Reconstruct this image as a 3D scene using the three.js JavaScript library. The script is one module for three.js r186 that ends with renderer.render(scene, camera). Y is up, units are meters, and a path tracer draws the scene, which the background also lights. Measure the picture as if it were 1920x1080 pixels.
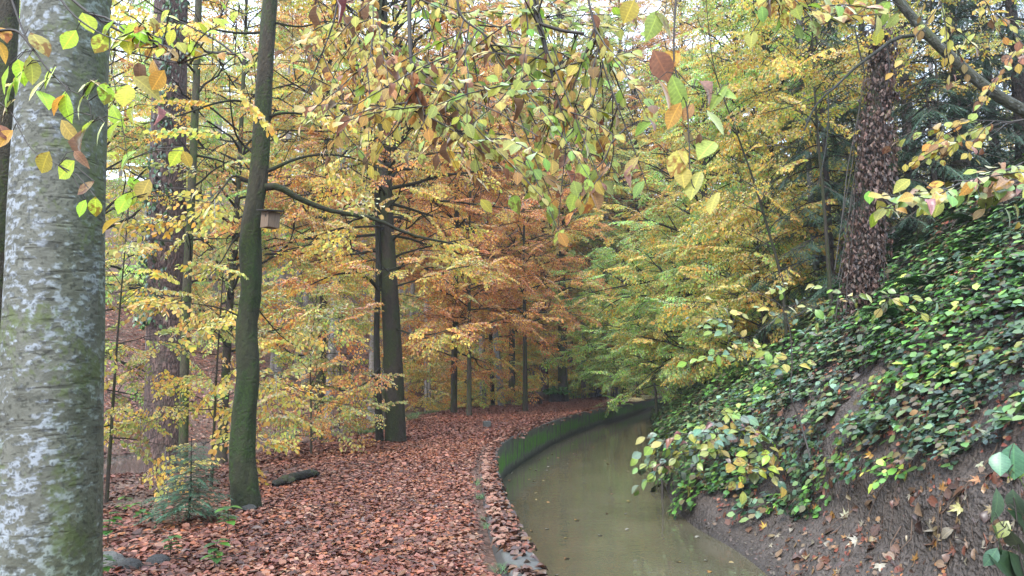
import * as THREE from 'three';
import { RoundedBoxGeometry } from 'three/addons/geometries/RoundedBoxGeometry.js';

// ------------------------------------------------------------------ camera, sky, sun, exposure
const scene = new THREE.Scene();
const EYE = 1.6, F = 1304, PITCH = Math.atan(173 / F);
const camera = new THREE.PerspectiveCamera(2 * Math.atan(540 / F) * 180 / Math.PI, 16 / 9, 0.1, 900);
camera.position.set(0, EYE, 0);
camera.rotation.set(PITCH, 0, 0);
const renderer = new THREE.WebGLRenderer({ antialias: true });
renderer.toneMapping = THREE.LinearToneMapping;
renderer.toneMappingExposure = 4.2;
renderer.shadowMap.enabled = true;
const SUN = new THREE.Vector3(-0.3, 0.6, 0.64).normalize();
{
  const W = 256, H = 128, data = new Float32Array(W * H * 4);
  for (let j = 0; j < H; j++) for (let i = 0; i < W; i++) {
    const el = ((j + 0.5) / H - 0.5) * Math.PI, az = ((i + 0.5) / W - 0.5) * 2 * Math.PI, y = Math.sin(el);
    const d = new THREE.Vector3(Math.cos(az) * Math.cos(el), y, Math.sin(az) * Math.cos(el));
    let L = y > 0 ? 0.92 + 0.34 * y : 0.3 + 0.62 * Math.max(0, 1 + y * 8);
    L *= 1 + 0.08 * Math.sin(d.x * 5 + 1) * Math.sin(d.z * 4 + 2) + 0.15 * Math.max(0, d.dot(SUN)) ** 4;
    const o = (j * W + i) * 4;
    data[o] = L * 0.60; data[o + 1] = L * 0.72; data[o + 2] = L * 0.90; data[o + 3] = 1;
  }
  const t = new THREE.DataTexture(data, W, H, THREE.RGBAFormat, THREE.FloatType);
  t.mapping = THREE.EquirectangularReflectionMapping; t.magFilter = THREE.LinearFilter; t.needsUpdate = true;
  scene.background = t; scene.environment = t;
}
const sun = new THREE.DirectionalLight(new THREE.Color(1, 0.95, 0.88), 1.4);
sun.position.copy(SUN).multiplyScalar(80); sun.castShadow = true; sun.shadow.radius = 40;
Object.assign(sun.shadow.camera, { left: -60, right: 60, top: 60, bottom: -60, near: 1, far: 200 });
scene.add(sun); scene.add(sun.target);
scene.fog = new THREE.FogExp2(new THREE.Color(0.88, 0.93, 1.0), 0.0006);

// ------------------------------------------------------------------ small helpers
function rng(seed) { let a = seed >>> 0; return () => { a = (a + 0x6d2b79f5) | 0; let t = Math.imul(a ^ (a >>> 15), 1 | a); t = (t + Math.imul(t ^ (t >>> 7), 61 | t)) ^ t; return ((t ^ (t >>> 14)) >>> 0) / 4294967296; }; }
const V = (x, y, z) => new THREE.Vector3(x, y, z);
const lerp = (a, b, t) => a + (b - a) * t, clamp = (x, a = 0, b = 1) => Math.min(b, Math.max(a, x));
const sstep = (a, b, x) => { const t = clamp((x - a) / (b - a)); return t * t * (3 - 2 * t); };
const hash = (x, y, s = 0) => { let h = Math.imul(x | 0, 374761393) ^ Math.imul(y | 0, 668265263) ^ Math.imul(s | 0, 1274126177); h = Math.imul(h ^ (h >>> 13), 1274126177); return ((h ^ (h >>> 16)) >>> 0) / 4294967296; };
function vnoise(x, y, px = 0, py = 0, s = 0) {
  const xi = Math.floor(x), yi = Math.floor(y), fx = x - xi, fy = y - yi, u = fx * fx * (3 - 2 * fx), v = fy * fy * (3 - 2 * fy);
  const mx = px ? (i) => ((i % px) + px) % px : (i) => i, my = py ? (i) => ((i % py) + py) % py : (i) => i;
  const a = hash(mx(xi), my(yi), s), b = hash(mx(xi + 1), my(yi), s), c = hash(mx(xi), my(yi + 1), s), d = hash(mx(xi + 1), my(yi + 1), s);
  return lerp(lerp(a, b, u), lerp(c, d, u), v);
}
function fbm(x, y, oct = 4, px = 0, py = 0, s = 0) { let a = 0.5, t = 0, n = 0; for (let o = 0; o < oct; o++) { t += a * vnoise(x, y, px, py, s + o); n += a; a *= 0.5; x *= 2; y *= 2; px *= 2; py *= 2; } return t / n; }
const toS = (c) => c <= 0.0031308 ? c * 12.92 : 1.055 * Math.pow(c, 1 / 2.4) - 0.055;
function tex(w, h, fn, srgb = true) {                                // fn(u, v) -> linear [r, g, b]
  const d = new Uint8Array(w * h * 4);
  for (let j = 0; j < h; j++) for (let i = 0; i < w; i++) {
    const c = fn((i + 0.5) / w, (j + 0.5) / h), o = (j * w + i) * 4;
    for (let k = 0; k < 3; k++) d[o + k] = 255 * clamp(srgb ? toS(c[k]) : c[k]);
    d[o + 3] = 255;
  }
  const t = new THREE.DataTexture(d, w, h); t.wrapS = t.wrapT = THREE.RepeatWrapping; t.magFilter = THREE.LinearFilter; t.minFilter = THREE.LinearMipmapLinearFilter; t.generateMipmaps = true;
  if (srgb) t.colorSpace = THREE.SRGBColorSpace;
  t.needsUpdate = true; return t;
}
const mix3 = (a, b, t) => [lerp(a[0], b[0], t), lerp(a[1], b[1], t), lerp(a[2], b[2], t)];
const mul3 = (a, k) => [a[0] * k, a[1] * k, a[2] * k];

// a pixel of a 1920 x 1080 view -> world: the ray's direction, its meeting with a height, and its point at a horizontal distance
function ray(px, py) { const x = (px - 960) / F, y = (540 - py) / F, c = Math.cos(PITCH), s = Math.sin(PITCH); return V(x, y * c + s, y * s - c); }
function gnd(px, py, h) { const r = ray(px, py), k = (h - EYE) / r.y; return V(r.x * k, h, r.z * k); }
function at(px, py, D) { const r = ray(px, py), k = D / -r.z; return V(r.x * k, EYE + r.y * k, -D); }

const used = {};
function numbered(n) { used[n] = (used[n] ?? -1) + 1; return used[n] ? n + '_' + String(used[n]).padStart(3, '0') : n; }
function tag(o, label, category, group, kind) { if (label) o.userData.label = label; if (category) o.userData.category = category; if (group) o.userData.group = group; if (kind) o.userData.kind = kind; return o; }
function thing(name, label, category, p, group) { const g = new THREE.Group(); g.name = numbered(name); g.position.copy(p); scene.add(g); return tag(g, label, category, group); }
function part(name, geo, m, parent) { const o = new THREE.Mesh(geo, m); o.name = name; o.castShadow = o.receiveShadow = true; parent.add(o); return o; }
function struct(name, geo, m, label) { const o = new THREE.Mesh(geo, m); o.name = numbered(name); o.castShadow = o.receiveShadow = true; o.userData.kind = 'structure'; if (label) o.userData.label = label; scene.add(o); return o; }

// mesh builder
class MB {
  constructor() { this.p = []; this.uv = []; this.c = []; this.i = []; this.n = null; }
  get count() { return this.p.length / 3; }
  v(x, y, z, u = 0, w = 0, c = null) { this.p.push(x, y, z); this.uv.push(u, w); if (c) this.c.push(c[0], c[1], c[2]); else this.c.push(1, 1, 1); return this.count - 1; }
  tri(a, b, c) { this.i.push(a, b, c); }
  quad(a, b, c, d) { this.i.push(a, b, c, a, c, d); }
  geo(offset) {
    const g = new THREE.BufferGeometry();
    g.setAttribute('position', new THREE.Float32BufferAttribute(this.p, 3)); g.setAttribute('uv', new THREE.Float32BufferAttribute(this.uv, 2)); g.setAttribute('color', new THREE.Float32BufferAttribute(this.c, 3));
    g.setIndex(this.i); if (offset) g.translate(-offset.x, -offset.y, -offset.z); g.computeVertexNormals(); return g;
  }
}
const smooth = (pts, n) => new THREE.CatmullRomCurve3(pts, false, 'centripetal').getPoints(n);
// a tapered tube through points; rad(t, angle) or a list; uv in metres (u wraps whole tiles of width tw)
function tube(mb, pts, rad, segs, o = {}) {
  const n = pts.length, rr = typeof rad === 'function' ? rad : (t) => { const k = t * (rad.length - 1), i = Math.min(rad.length - 2, Math.floor(k)); return lerp(rad[i], rad[i + 1], k - i); };
  const tw = o.tw ?? 1, N = Math.max(1, Math.round(2 * Math.PI * rr(0.2, 0) / tw)), rows = []; let len = o.v0 ?? 0, nx = null;
  for (let i = 0; i < n; i++) {
    const t = i / (n - 1), tan = pts[Math.min(n - 1, i + 1)].clone().sub(pts[Math.max(0, i - 1)]).normalize();
    if (!nx) nx = Math.abs(tan.y) > 0.8 ? V(1, 0, 0) : V(0, 1, 0);
    nx = nx.clone().addScaledVector(tan, -nx.dot(tan)).normalize();
    const ny = tan.clone().cross(nx); if (i) len += pts[i].distanceTo(pts[i - 1]);
    const row = [];
    for (let k = 0; k <= segs; k++) {
      const a = k / segs * 2 * Math.PI, r = rr(t, k === segs ? 0 : a), dx = Math.cos(a) * r, dy = Math.sin(a) * r;
      const q = V(pts[i].x + nx.x * dx + ny.x * dy, pts[i].y + nx.y * dx + ny.y * dy, pts[i].z + nx.z * dx + ny.z * dy);
      row.push(mb.v(q.x, q.y, q.z, k / segs * N * (o.us ?? 1), len / (o.th ?? tw), o.col ? o.col(t, a, q) : null));
    }
    rows.push(row);
  }
  for (let i = 0; i < n - 1; i++) for (let k = 0; k < segs; k++) mb.quad(rows[i][k], rows[i][k + 1], rows[i + 1][k + 1], rows[i + 1][k]);
  if (o.cap) { const e = rows[n - 1], c = mb.v(pts[n - 1].x, pts[n - 1].y, pts[n - 1].z, 0.5, len, o.col ? o.col(1, 0, pts[n - 1]) : null); for (let k = 0; k < segs; k++) mb.tri(e[k], e[k + 1], c); }
}

// ------------------------------------------------------------------ the lie of the land
const WL = -0.94;                                                    // water level; the coping's top is y = 0
function hermite(tab) {
  const n = tab.length, m = tab.map((_, i) => i === 0 ? (tab[1][1] - tab[0][1]) / (tab[1][0] - tab[0][0]) : i === n - 1 ? (tab[n - 1][1] - tab[n - 2][1]) / (tab[n - 1][0] - tab[n - 2][0]) : (tab[i + 1][1] - tab[i - 1][1]) / (tab[i + 1][0] - tab[i - 1][0]));
  return (x) => {
    if (x <= tab[0][0]) return tab[0][1] + m[0] * (x - tab[0][0]);
    if (x >= tab[n - 1][0]) return tab[n - 1][1] + m[n - 1] * (x - tab[n - 1][0]);
    let i = 0; while (x > tab[i + 1][0]) i++;
    const h = tab[i + 1][0] - tab[i][0], t = (x - tab[i][0]) / h, t2 = t * t, t3 = t2 * t;
    return (2 * t3 - 3 * t2 + 1) * tab[i][1] + (t3 - 2 * t2 + t) * h * m[i] + (-2 * t3 + 3 * t2) * tab[i + 1][1] + (t3 - t2) * h * m[i + 1];
  };
}
const edgePts = [[1030, 1080], [1009, 1045], [984, 1005], [960, 955], [941, 900], [932, 862], [936, 840], [950, 825], [990, 807], [1040, 788], [1100, 771], [1165, 758], [1205, 750], [1240, 744]].map(([x, y]) => { const p = gnd(x, y, 0); return [-p.z, p.x]; });
const last = edgePts[edgePts.length - 1];
const cx = hermite([[-20, 4.2], [-6, 1.9], [0, 1.02], ...edgePts, [last[0] + 14, last[1] + 6.5], [last[0] + 50, last[1] + 27], [320, 190]]);
const cosT = (D) => { const s = cx(D + 0.4) - cx(D - 0.4); return 0.8 / Math.hypot(0.8, s); };
const bankPts = [[1440, 1080], [1375, 1030], [1300, 985], [1262, 945], [1248, 900], [1240, 850], [1238, 810], [1243, 778]].map(([x, y]) => { const p = gnd(x, y, WL); return [-p.z, p.x]; });
const bl = bankPts[bankPts.length - 1];
const bxr = hermite([[-20, 7.2], [-4, 4.1], [3, 3.42], [6.5, 3.22], ...bankPts, [bl[0] + 12, cx(bl[0] + 12) + 4.2], [120, cx(120) + 4.5], [320, cx(320) + 4.5]]);
const pl = (tab, x) => { if (x <= tab[0][0]) return tab[0][1]; for (let i = 0; i < tab.length - 1; i++) if (x < tab[i + 1][0]) return lerp(tab[i][1], tab[i + 1][1], (x - tab[i][0]) / (tab[i + 1][0] - tab[i][0])); return tab[tab.length - 1][1]; };
const PROFN = [[-0.6, -0.5], [0, 0], [0.45, 0.26], [0.85, 0.56], [1.0, 0.72], [1.1, 1.25], [1.5, 1.95], [2.2, 2.75], [3.2, 3.7], [5, 5.2], [8, 7.3], [16, 12.5], [45, 24], [150, 36], [300, 40]];
const PROFF = [[-0.6, -0.5], [0, 0], [0.1, 0.55], [0.45, 0.98], [1.6, 1.95], [3.2, 3.4], [5, 5.0], [8, 7.2], [16, 12.5], [45, 24], [150, 36], [300, 40]];
function bankH(t, D, x) {
  const k = sstep(11, 14.5, D), b = lerp(pl(PROFN, t), pl(PROFF, t), k), g = sstep(0.1, 1.2, t);
  return WL + b + g * (0.5 * (fbm(x * 0.5 + 7, D * 0.5, 3, 0, 0, 3) - 0.5) * Math.min(1.5, 0.5 + t * 0.2) + 0.3 * (fbm(x * 2.3, D * 2.3, 3, 0, 0, 5) - 0.5)) + 0.14 * (fbm(x * 7, D * 7, 3, 0, 0, 9) - 0.5) * sstep(0, 0.3, t);
}
const LEFT = [[-0.5, 0], [0, 0], [1, -0.15], [3, -0.7], [5.5, -1.3], [7.5, -1.85], [11.5, -1.9], [14, -0.8], [18, 1.4], [36, 9], [70, 18], [200, 30], [400, 36]];
const pw = (D) => pl([[18, 3.4], [24, 4.6], [33, 6.8], [40, 8], [50, 7.8], [67, 6], [90, 4]], D);  // width of the level, leafy ground beside the canal
function leftH(d, D, x) {                                           // d = signed distance from the canal wall, negative on the path's side
  const e = -d - pw(D), n = 0.05 * (fbm(x * 0.9, D * 0.9, 3, 0, 0, 11) - 0.5);
  if (e <= 0) return -0.08 - 0.1 * (1 - sstep(0.06, 0.2, -d - 0.31)) * (1 - sstep(16, 24, D)) + n * 0.6 * sstep(0.3, 0.6, -d - 0.31);
  const v = pl(LEFT, e), near = sstep(7, 26, D);
  return -0.08 + (v < 0 ? v * near : v) + n * 1.6 * sstep(0, 0.6, e) + 0.45 * (fbm(x * 0.35, D * 0.35, 3, 0, 0, 17) - 0.5) * sstep(1, 4, e) + Math.min(9, Math.max(0, D - 55) * 0.16) * sstep(1, 8, e) + Math.min(10, Math.max(0, D - 80) * 0.2) * sstep(0, 5, e);
}
function groundH(x, z) {
  const D = -z, d = (x - cx(D)) * cosT(D);
  if (d < -0.31) return leftH(d, D, x);
  if (d < 0) return 0;
  const t = x - bxr(D);
  return t < 0 ? WL - 0.4 : bankH(t * lerp(1, cosT(D), 0.5), D, x);
}
const put = (x, z, dy = 0) => V(x, groundH(x, z) + dy, z);
function normalAt(x, z, e = 0.15) { return V(groundH(x - e, z) - groundH(x + e, z), 2 * e, groundH(x, z - e) - groundH(x, z + e)).normalize(); }

// ------------------------------------------------------------------ textures and materials
const texBeech = tex(512, 1024, (u, v) => {                          // tile 1.25 m x 5 m
  const w1 = fbm(u * 8, v * 32, 3, 8, 32, 60), uu = u + 0.03 * (w1 - 0.5), vv = v + 0.008 * (fbm(u * 10, v * 40, 3, 10, 40, 61) - 0.5);
  const base = mix3([0.05, 0.052, 0.038], [0.13, 0.132, 0.108], fbm(uu * 12, vv * 60, 4, 12, 60, 1));
  const big = fbm(uu * 3, vv * 10, 3, 3, 10, 2), pat = fbm(uu * 20, vv * 150, 3, 20, 150, 3), spk = fbm(uu * 46, vv * 240, 3, 46, 240, 4);
  let c = mix3(base, [0.235, 0.262, 0.29], clamp((pat * 0.9 + big * 0.42 + spk * 0.35 - 0.86) * 6) * 0.9);
  c = mix3(c, [0.03, 0.032, 0.022], clamp((spk - 0.56) * 6) * 0.75);
  const mo = fbm(uu * 4, vv * 14, 4, 4, 14, 6), mf = fbm(uu * 40, vv * 150, 2, 40, 150, 7);
  c = mix3(c, [0.075, 0.095, 0.03], clamp((mo * 0.75 + mf * 0.3 - 0.6) * 8) * 0.8);
  const cr = fbm(uu * 6, vv * 130, 3, 6, 130, 8); return mul3(c, 1 - 0.4 * clamp((cr - 0.67) * 9));
});
const bumpBeech = tex(512, 1024, (u, v) => { const a = fbm(u * 20, v * 150, 3, 20, 150, 3), b = fbm(u * 46, v * 240, 3, 46, 240, 4), c = fbm(u * 6, v * 130, 3, 6, 130, 8); const h = a * 0.4 + b * 0.4 + 0.2 - 0.3 * clamp((c - 0.64) * 10); return [h, h, h]; }, false);
const texMossy = tex(512, 1024, (u, v) => {                          // tile 1 m x 2 m: dark bark with moss
  const base = mix3([0.026, 0.021, 0.016], [0.125, 0.10, 0.08], fbm(u * 20, v * 40, 4, 20, 40, 21));
  const m = fbm(u * 4, v * 8, 4, 4, 8, 22), f = fbm(u * 60, v * 90, 2, 60, 90, 23);
  return mix3(base, mix3([0.02, 0.034, 0.007], [0.095, 0.125, 0.022], f * f * 1.5), clamp((m * 1.0 + f * 0.3 - 0.58) * 5));
});
const bumpMossy = tex(512, 1024, (u, v) => { const h = 0.5 * fbm(u * 20, v * 40, 4, 20, 40, 21) + 0.5 * fbm(u * 60, v * 90, 2, 60, 90, 23); return [h, h, h]; }, false);
const furrow = (u, v) => { const w = u + 0.02 * (fbm(u * 6, v * 8, 3, 6, 8, 31) - 0.5); const r = Math.abs(fbm(w * 22, v * 7, 3, 22, 7, 32) - 0.5) * 4, p = fbm(w * 30, v * 40, 3, 30, 40, 33); return clamp(r * 0.75 + p * 0.5 - 0.1); };
const texSpruce = tex(512, 512, (u, v) => { const h = furrow(u, v), t = fbm(u * 5, v * 5, 3, 5, 5, 34); return mix3(mix3([0.028, 0.022, 0.02], [0.18, 0.135, 0.115], h), [0.10, 0.105, 0.07], clamp((t - 0.5) * 4) * 0.5); });
const bumpSpruce = tex(512, 512, (u, v) => { const h = furrow(u, v); return [h, h, h]; }, false);
const texPale = tex(256, 512, (u, v) => { const a = fbm(u * 10, v * 40, 4, 10, 40, 41), b = fbm(u * 4, v * 8, 3, 4, 8, 42); return mix3(mix3([0.10, 0.095, 0.09], [0.33, 0.31, 0.31], a), [0.12, 0.13, 0.07], clamp((b - 0.5) * 5) * 0.7); });
const texSoil = tex(1024, 1024, (u, v) => {                          // tile 2 m: rotting leaves
  const a = fbm(u * 8, v * 8, 4, 8, 8, 51), b = vnoise(u * 46 + 3 * a, v * 46, 46, 46, 52), c = vnoise(u * 90, v * 90 + 4 * a, 90, 90, 53);
  let k = mix3([0.05, 0.034, 0.025], [0.20, 0.115, 0.08], clamp(b * 0.7 + c * 0.5 - 0.15)); k = mix3(k, [0.27, 0.19, 0.15], clamp((c - 0.72) * 5));
  return mul3(k, 0.6 + 0.8 * a);
});
const texMud = tex(1024, 1024, (u, v) => {                           // tile 2 m
  const a = fbm(u * 6, v * 6, 5, 6, 6, 55), b = fbm(u * 60, v * 60, 3, 60, 60, 56), c = fbm(u * 24, v * 12, 3, 24, 12, 57);
  let k = mix3([0.06, 0.05, 0.042], [0.155, 0.132, 0.118], clamp(a * 0.7 + b * 0.55 - 0.15)); k = mix3(k, [0.045, 0.034, 0.026], clamp((c - 0.58) * 7) * 0.6);
  return k;
});
const bumpMud = tex(512, 512, (u, v) => { const h = 0.5 * fbm(u * 12, v * 12, 5, 12, 12, 58) + 0.5 * fbm(u * 60, v * 60, 3, 60, 60, 56); return [h, h, h]; }, false);
const texWall = tex(2048, 256, (u, v) => {                           // tile 8 m along, v from the water (0) to the coping (1)
  const n = fbm(u * 40, v * 6, 4, 40, 6, 71), st = fbm(u * 220, v * 2, 3, 220, 2, 72), big = fbm(u * 14, v * 1.5 + 2, 3, 14, 0, 73);
  let c = mix3([0.05, 0.052, 0.042], [0.15, 0.148, 0.125], n * 0.7 + st * 0.3);
  const band = sstep(0.12, 0.4, v) * (1 - sstep(0.62, 0.93, v + 0.25 * (big - 0.5)));
  const g = clamp((band * (0.2 + 1.0 * big) + 1.5 * (st - 0.5) + 0.8 * (n - 0.5) - 0.35) * 2.8);
  c = mix3(c, mix3([0.025, 0.06, 0.012], [0.115, 0.34, 0.022], clamp(st * 1.5 - 0.3 + 0.4 * (n - 0.5))), g);
  c = mix3(c, [0.026, 0.03, 0.018], (1 - sstep(0.05, 0.24, v + 0.12 * (n - 0.5))) * 0.85);
  return mul3(c, 0.75 + 0.5 * fbm(u * 90, v * 30, 3, 90, 30, 74));
});
const texConc = tex(512, 512, (u, v) => { const a = fbm(u * 5, v * 5, 5, 5, 5, 76), b = fbm(u * 60, v * 60, 3, 60, 60, 77); return mix3(mix3([0.08, 0.08, 0.075], [0.24, 0.235, 0.225], clamp(a * 0.7 + b * 0.5 - 0.1)), [0.06, 0.075, 0.03], clamp((a - 0.55) * 5) * 0.5); });
const texWood = tex(256, 256, (u, v) => { const g = fbm(u * 26 + fbm(u * 3, v * 3, 3, 3, 3, 81), v * 2, 4, 26, 2, 82); return mix3([0.10, 0.075, 0.055], [0.33, 0.26, 0.20], g); });
const leafTex = (blotch) => tex(128, 128, (u, v) => {                // u along the leaf, v across, 0.5 at the midrib
  const w = Math.abs(v - 0.5) * 2, mid = 1 - sstep(0.02, 0.06, w), s = (u * 9 - w * 2.2) % 1, vein = (1 - sstep(0.05, 0.16, Math.min(Math.abs(s), 1 - Math.abs(s)))) * 0.5;
  const n = fbm(u * 5 + 3, v * 5, 4, 0, 0, 91 + blotch), f = fbm(u * 20, v * 20, 2, 0, 0, 95);
  let c = mix3([0.66, 0.66, 0.66], [1, 0.97, 0.8], Math.max(mid, vein * 0.9)); c = mul3(c, 0.8 + 0.35 * f);
  if (blotch) c = mix3(c, [0.33, 0.14, 0.07], clamp((n * 0.8 + 0.35 * w * w + 0.3 * Math.max(0, u - 0.5) - (blotch > 1 ? 0.46 : 0.58)) * 9) * 0.9);
  return c;
});
const LT = [leafTex(0), leafTex(1), leafTex(2)];

const std = (o) => new THREE.MeshStandardMaterial({ roughness: 0.9, ...o });
const M = {
  beech: std({ map: texBeech, bumpMap: bumpBeech, bumpScale: 0.012, vertexColors: true, roughness: 0.85 }),
  mossy: std({ color: new THREE.Color().setRGB(0.42, 0.4, 0.38), map: texMossy, bumpMap: bumpMossy, bumpScale: 0.02, vertexColors: true }),
  spruce: std({ color: new THREE.Color().setRGB(0.6, 0.56, 0.55), map: texSpruce, bumpMap: bumpSpruce, bumpScale: 0.03, vertexColors: true }),
  pale: std({ map: texPale, vertexColors: true }),
  twig: std({ color: new THREE.Color(0.03, 0.024, 0.02), roughness: 0.65 }),
  soil: std({ map: texSoil, bumpMap: bumpMud, bumpScale: 0.03, vertexColors: true }),
  mud: std({ color: new THREE.Color().setRGB(0.6, 0.54, 0.5), map: texMud, bumpMap: bumpMud, bumpScale: 0.1, vertexColors: true, roughness: 0.75 }),
  wall: std({ map: texWall, roughness: 0.7 }), conc: std({ color: new THREE.Color().setRGB(0.5, 0.5, 0.48), map: texConc, bumpMap: bumpMud, bumpScale: 0.01, roughness: 0.8 }), wood: std({ color: new THREE.Color().setRGB(0.62, 0.56, 0.5), map: texWood, roughness: 0.85 }),
  rock: std({ color: new THREE.Color().setRGB(0.3, 0.29, 0.28), map: texConc, bumpMap: bumpMud, bumpScale: 0.02 }),
  dark: std({ color: new THREE.Color(0.02, 0.018, 0.016) }),
  leaf: new THREE.MeshPhysicalMaterial({ color: new THREE.Color().setRGB(1.5, 1.48, 1.4), vertexColors: true, roughness: 1, transmission: 0.62, thickness: 0, side: THREE.DoubleSide }),
  litter: std({ color: new THREE.Color().setRGB(0.64, 0.46, 0.37), vertexColors: true, roughness: 0.6, side: THREE.DoubleSide }),  // multiplier darkens damp leaves and carries the shade of the unbuilt canopy overhead
  gloss: std({ color: new THREE.Color().setRGB(0.85, 0.9, 0.8), vertexColors: true, roughness: 0.36, side: THREE.DoubleSide }),
  needle: std({ color: new THREE.Color().setRGB(2.0, 1.95, 1.9), vertexColors: true, roughness: 0.6, side: THREE.DoubleSide }),
};

// ------------------------------------------------------------------ ground sheets, path, canal
const Ds = []; for (let D = -30; D < 3; D += 1.5) Ds.push(D); for (let D = 3; D < 300; D += Math.max(0.075, 0.0135 * D)) Ds.push(D); Ds.push(320);
function sheet(cols, pos, tile, col) {                               // cols: offsets; pos(offset, D) -> [x, y]
  const mb = new MB();
  for (const D of Ds) { let u = 0, q = null; for (const o of cols) { const [x, y] = pos(o, D); if (q) u += Math.hypot(x - q[0], y - q[1]); else u = x; q = [x, y]; mb.v(x, y, -D, u / tile, D / tile, col(x, D, o)); } }
  const n = cols.length;
  for (let j = 0; j < Ds.length - 1; j++) for (let i = 0; i < n - 1; i++) { const a = j * n + i; mb.quad(a, a + 1, a + n + 1, a + n); }
  return mb.geo();
}
const offs = (list) => { const r = []; for (const [a, b, s] of list) for (let x = a; x < b - 1e-6; x += s) r.push(x); r.push(list[list.length - 1][1]); return r; };
const dX = (d, D) => cx(D) + d / cosT(D);
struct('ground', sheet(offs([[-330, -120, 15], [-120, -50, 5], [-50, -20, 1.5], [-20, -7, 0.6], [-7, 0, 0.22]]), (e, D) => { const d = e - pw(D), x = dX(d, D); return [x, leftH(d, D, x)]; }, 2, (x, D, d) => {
  const k = 0.75 + 0.5 * fbm(x * 0.4, D * 0.4, 3, 0, 0, 19), far = sstep(12, 20, -d) * 0.9; return [k * (1 + far * 0.15), k * (1 + far * 0.2), k * (1 + far * 0.28)];  // far pales and blues the soil: distance haze put into the vertex colour
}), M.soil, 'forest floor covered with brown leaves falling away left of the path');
const path = struct('path', sheet([0, 0.1, 0.2, 0.3, 0.4, 0.5, 0.6, 0.7, 0.78, 0.84, 0.88, 0.91, 0.94, 0.97, 1], (f, D) => { const d = lerp(-pw(D), -0.32, f), x = dX(d, D); return [x, leftH(d, D, x) + (f < 0.02 ? 0.0 : 0.004)]; }, 2, (x, D) => { const k = 0.9 + 0.3 * fbm(x, D, 2, 0, 0, 20); return [k, k * 0.9, k * 0.88]; }), M.soil, 'footpath thick with russet fallen leaves beside the canal');
struct('hillside', sheet(offs([[-0.9, -0.1, 0.2], [-0.1, 1.2, 0.07], [1.2, 4, 0.1], [4, 9, 0.25], [9, 20, 0.8], [20, 60, 3], [60, 300, 20]]), (t, D) => {
  const x = bxr(D) + t, h = t < 0 ? WL + t * 0.9 : bankH(t * lerp(1, cosT(D), 0.5), D, x); return [x, h];
}, 2, (x, D, t) => { const wet = 1 - 0.35 * (1 - sstep(0.0, 0.25, t)), k = wet * (0.8 + 0.4 * fbm(x * 0.7, D * 0.7, 3, 0, 0, 23)); return [k, k, k]; }), M.mud, 'steep muddy hillside rising from the right edge of the canal');
{                                                                    // water between wall and bank
  const mb = new MB(), cols = [0, 0.25, 0.5, 0.75, 1];
  const rows = Ds.filter((D) => D < 130);
  for (const D of rows) for (const k of cols) mb.v(lerp(cx(D) - 0.05, bxr(D) + 0.35, k), WL, -D, lerp(cx(D), bxr(D), k) / 3, D / 3);
  for (let j = 0; j < rows.length - 1; j++) for (let i = 0; i < 4; i++) { const a = j * 5 + i; mb.quad(a, a + 1, a + 6, a + 5); }
  const rip = tex(512, 512, (u, v) => { const h = fbm(u * 10, v * 14, 4, 10, 14, 101) * 0.7 + 0.3 * fbm(u * 44, v * 60, 2, 44, 60, 102); return [h, h, h]; }, false);
  const murk = tex(256, 256, (u, v) => mix3([0.062, 0.058, 0.034], [0.105, 0.09, 0.058], fbm(u * 5, v * 4, 4, 5, 4, 105)));
  struct('water', mb.geo(), new THREE.MeshPhysicalMaterial({ map: murk, roughness: 0.03, ior: 1.33, bumpMap: rip, bumpScale: 0.004 }), 'murky olive brown canal water curving away to the right');
  const br = new MB();                                               // a brook in the hollow on the left
  const r2 = Ds.filter((D) => D > 22 && D < 60);
  for (const D of r2) for (const e of [-13, -6.6]) br.v(dX(e - pw(D), D), -1.62 , -D, 0, 0);
  for (let j = 0; j < r2.length - 1; j++) br.quad(j * 2, j * 2 + 1, j * 2 + 3, j * 2 + 2);
  struct('brook', br.geo(), std({ color: new THREE.Color(0.09, 0.09, 0.08), roughness: 0.08, bumpMap: rip, bumpScale: 0.01 }), 'pale brook in the hollow below the path, left');
}
{                                                                    // concrete canal wall: face with moss, coping slab
  const wall = thing('canal_wall', 'curved concrete canal wall with bright green moss beside the leaf covered path', 'wall', V(cx(0), 0, 0));
  const o = wall.position, rows = Ds.filter((D) => D > -14 && D < 100), face = new MB(), cop = new MB(); let s = 0;
  const prof = [[0.0, -0.035], [-0.012, -0.01], [-0.035, 0], [-0.16, 0.004], [-0.275, 0], [-0.3, -0.01], [-0.312, -0.035], [-0.315, -0.16], [-0.315, -0.5]];
  rows.forEach((D, j) => {
    if (j) s += Math.hypot(D - rows[j - 1], cx(D) - cx(rows[j - 1]));
    const w = 0.018 * (fbm(s * 1.2, 3, 3, 0, 0, 111) - 0.5), ch = 0.012 * (fbm(s * 3, 9, 3, 0, 0, 112) - 0.5);
    for (const h of [WL - 0.6, WL + 0.02, WL + 0.25, WL + 0.5, WL + 0.75, -0.035]) face.v(dX(0.0 + w - (h < -0.1 ? 0.0 : 0), D), h, -D, s / 8, (h - WL) / 0.94);
    for (const [d, h] of prof) cop.v(dX(d + w, D), h + (h > -0.1 ? ch : 0), -D, s / 1.5, d / 1.5 - h);
  });
  for (let j = 0; j < rows.length - 1; j++) { for (let i = 0; i < 5; i++) { const a = j * 6 + i; face.quad(a, a + 6, a + 7, a + 1); } for (let i = 0; i < 8; i++) { const a = j * 9 + i; cop.quad(a, a + 1, a + 10, a + 9); } }
  part('wall_face', face.geo(o), M.wall, wall); part('coping', cop.geo(o), M.conc, wall);
}

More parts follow.
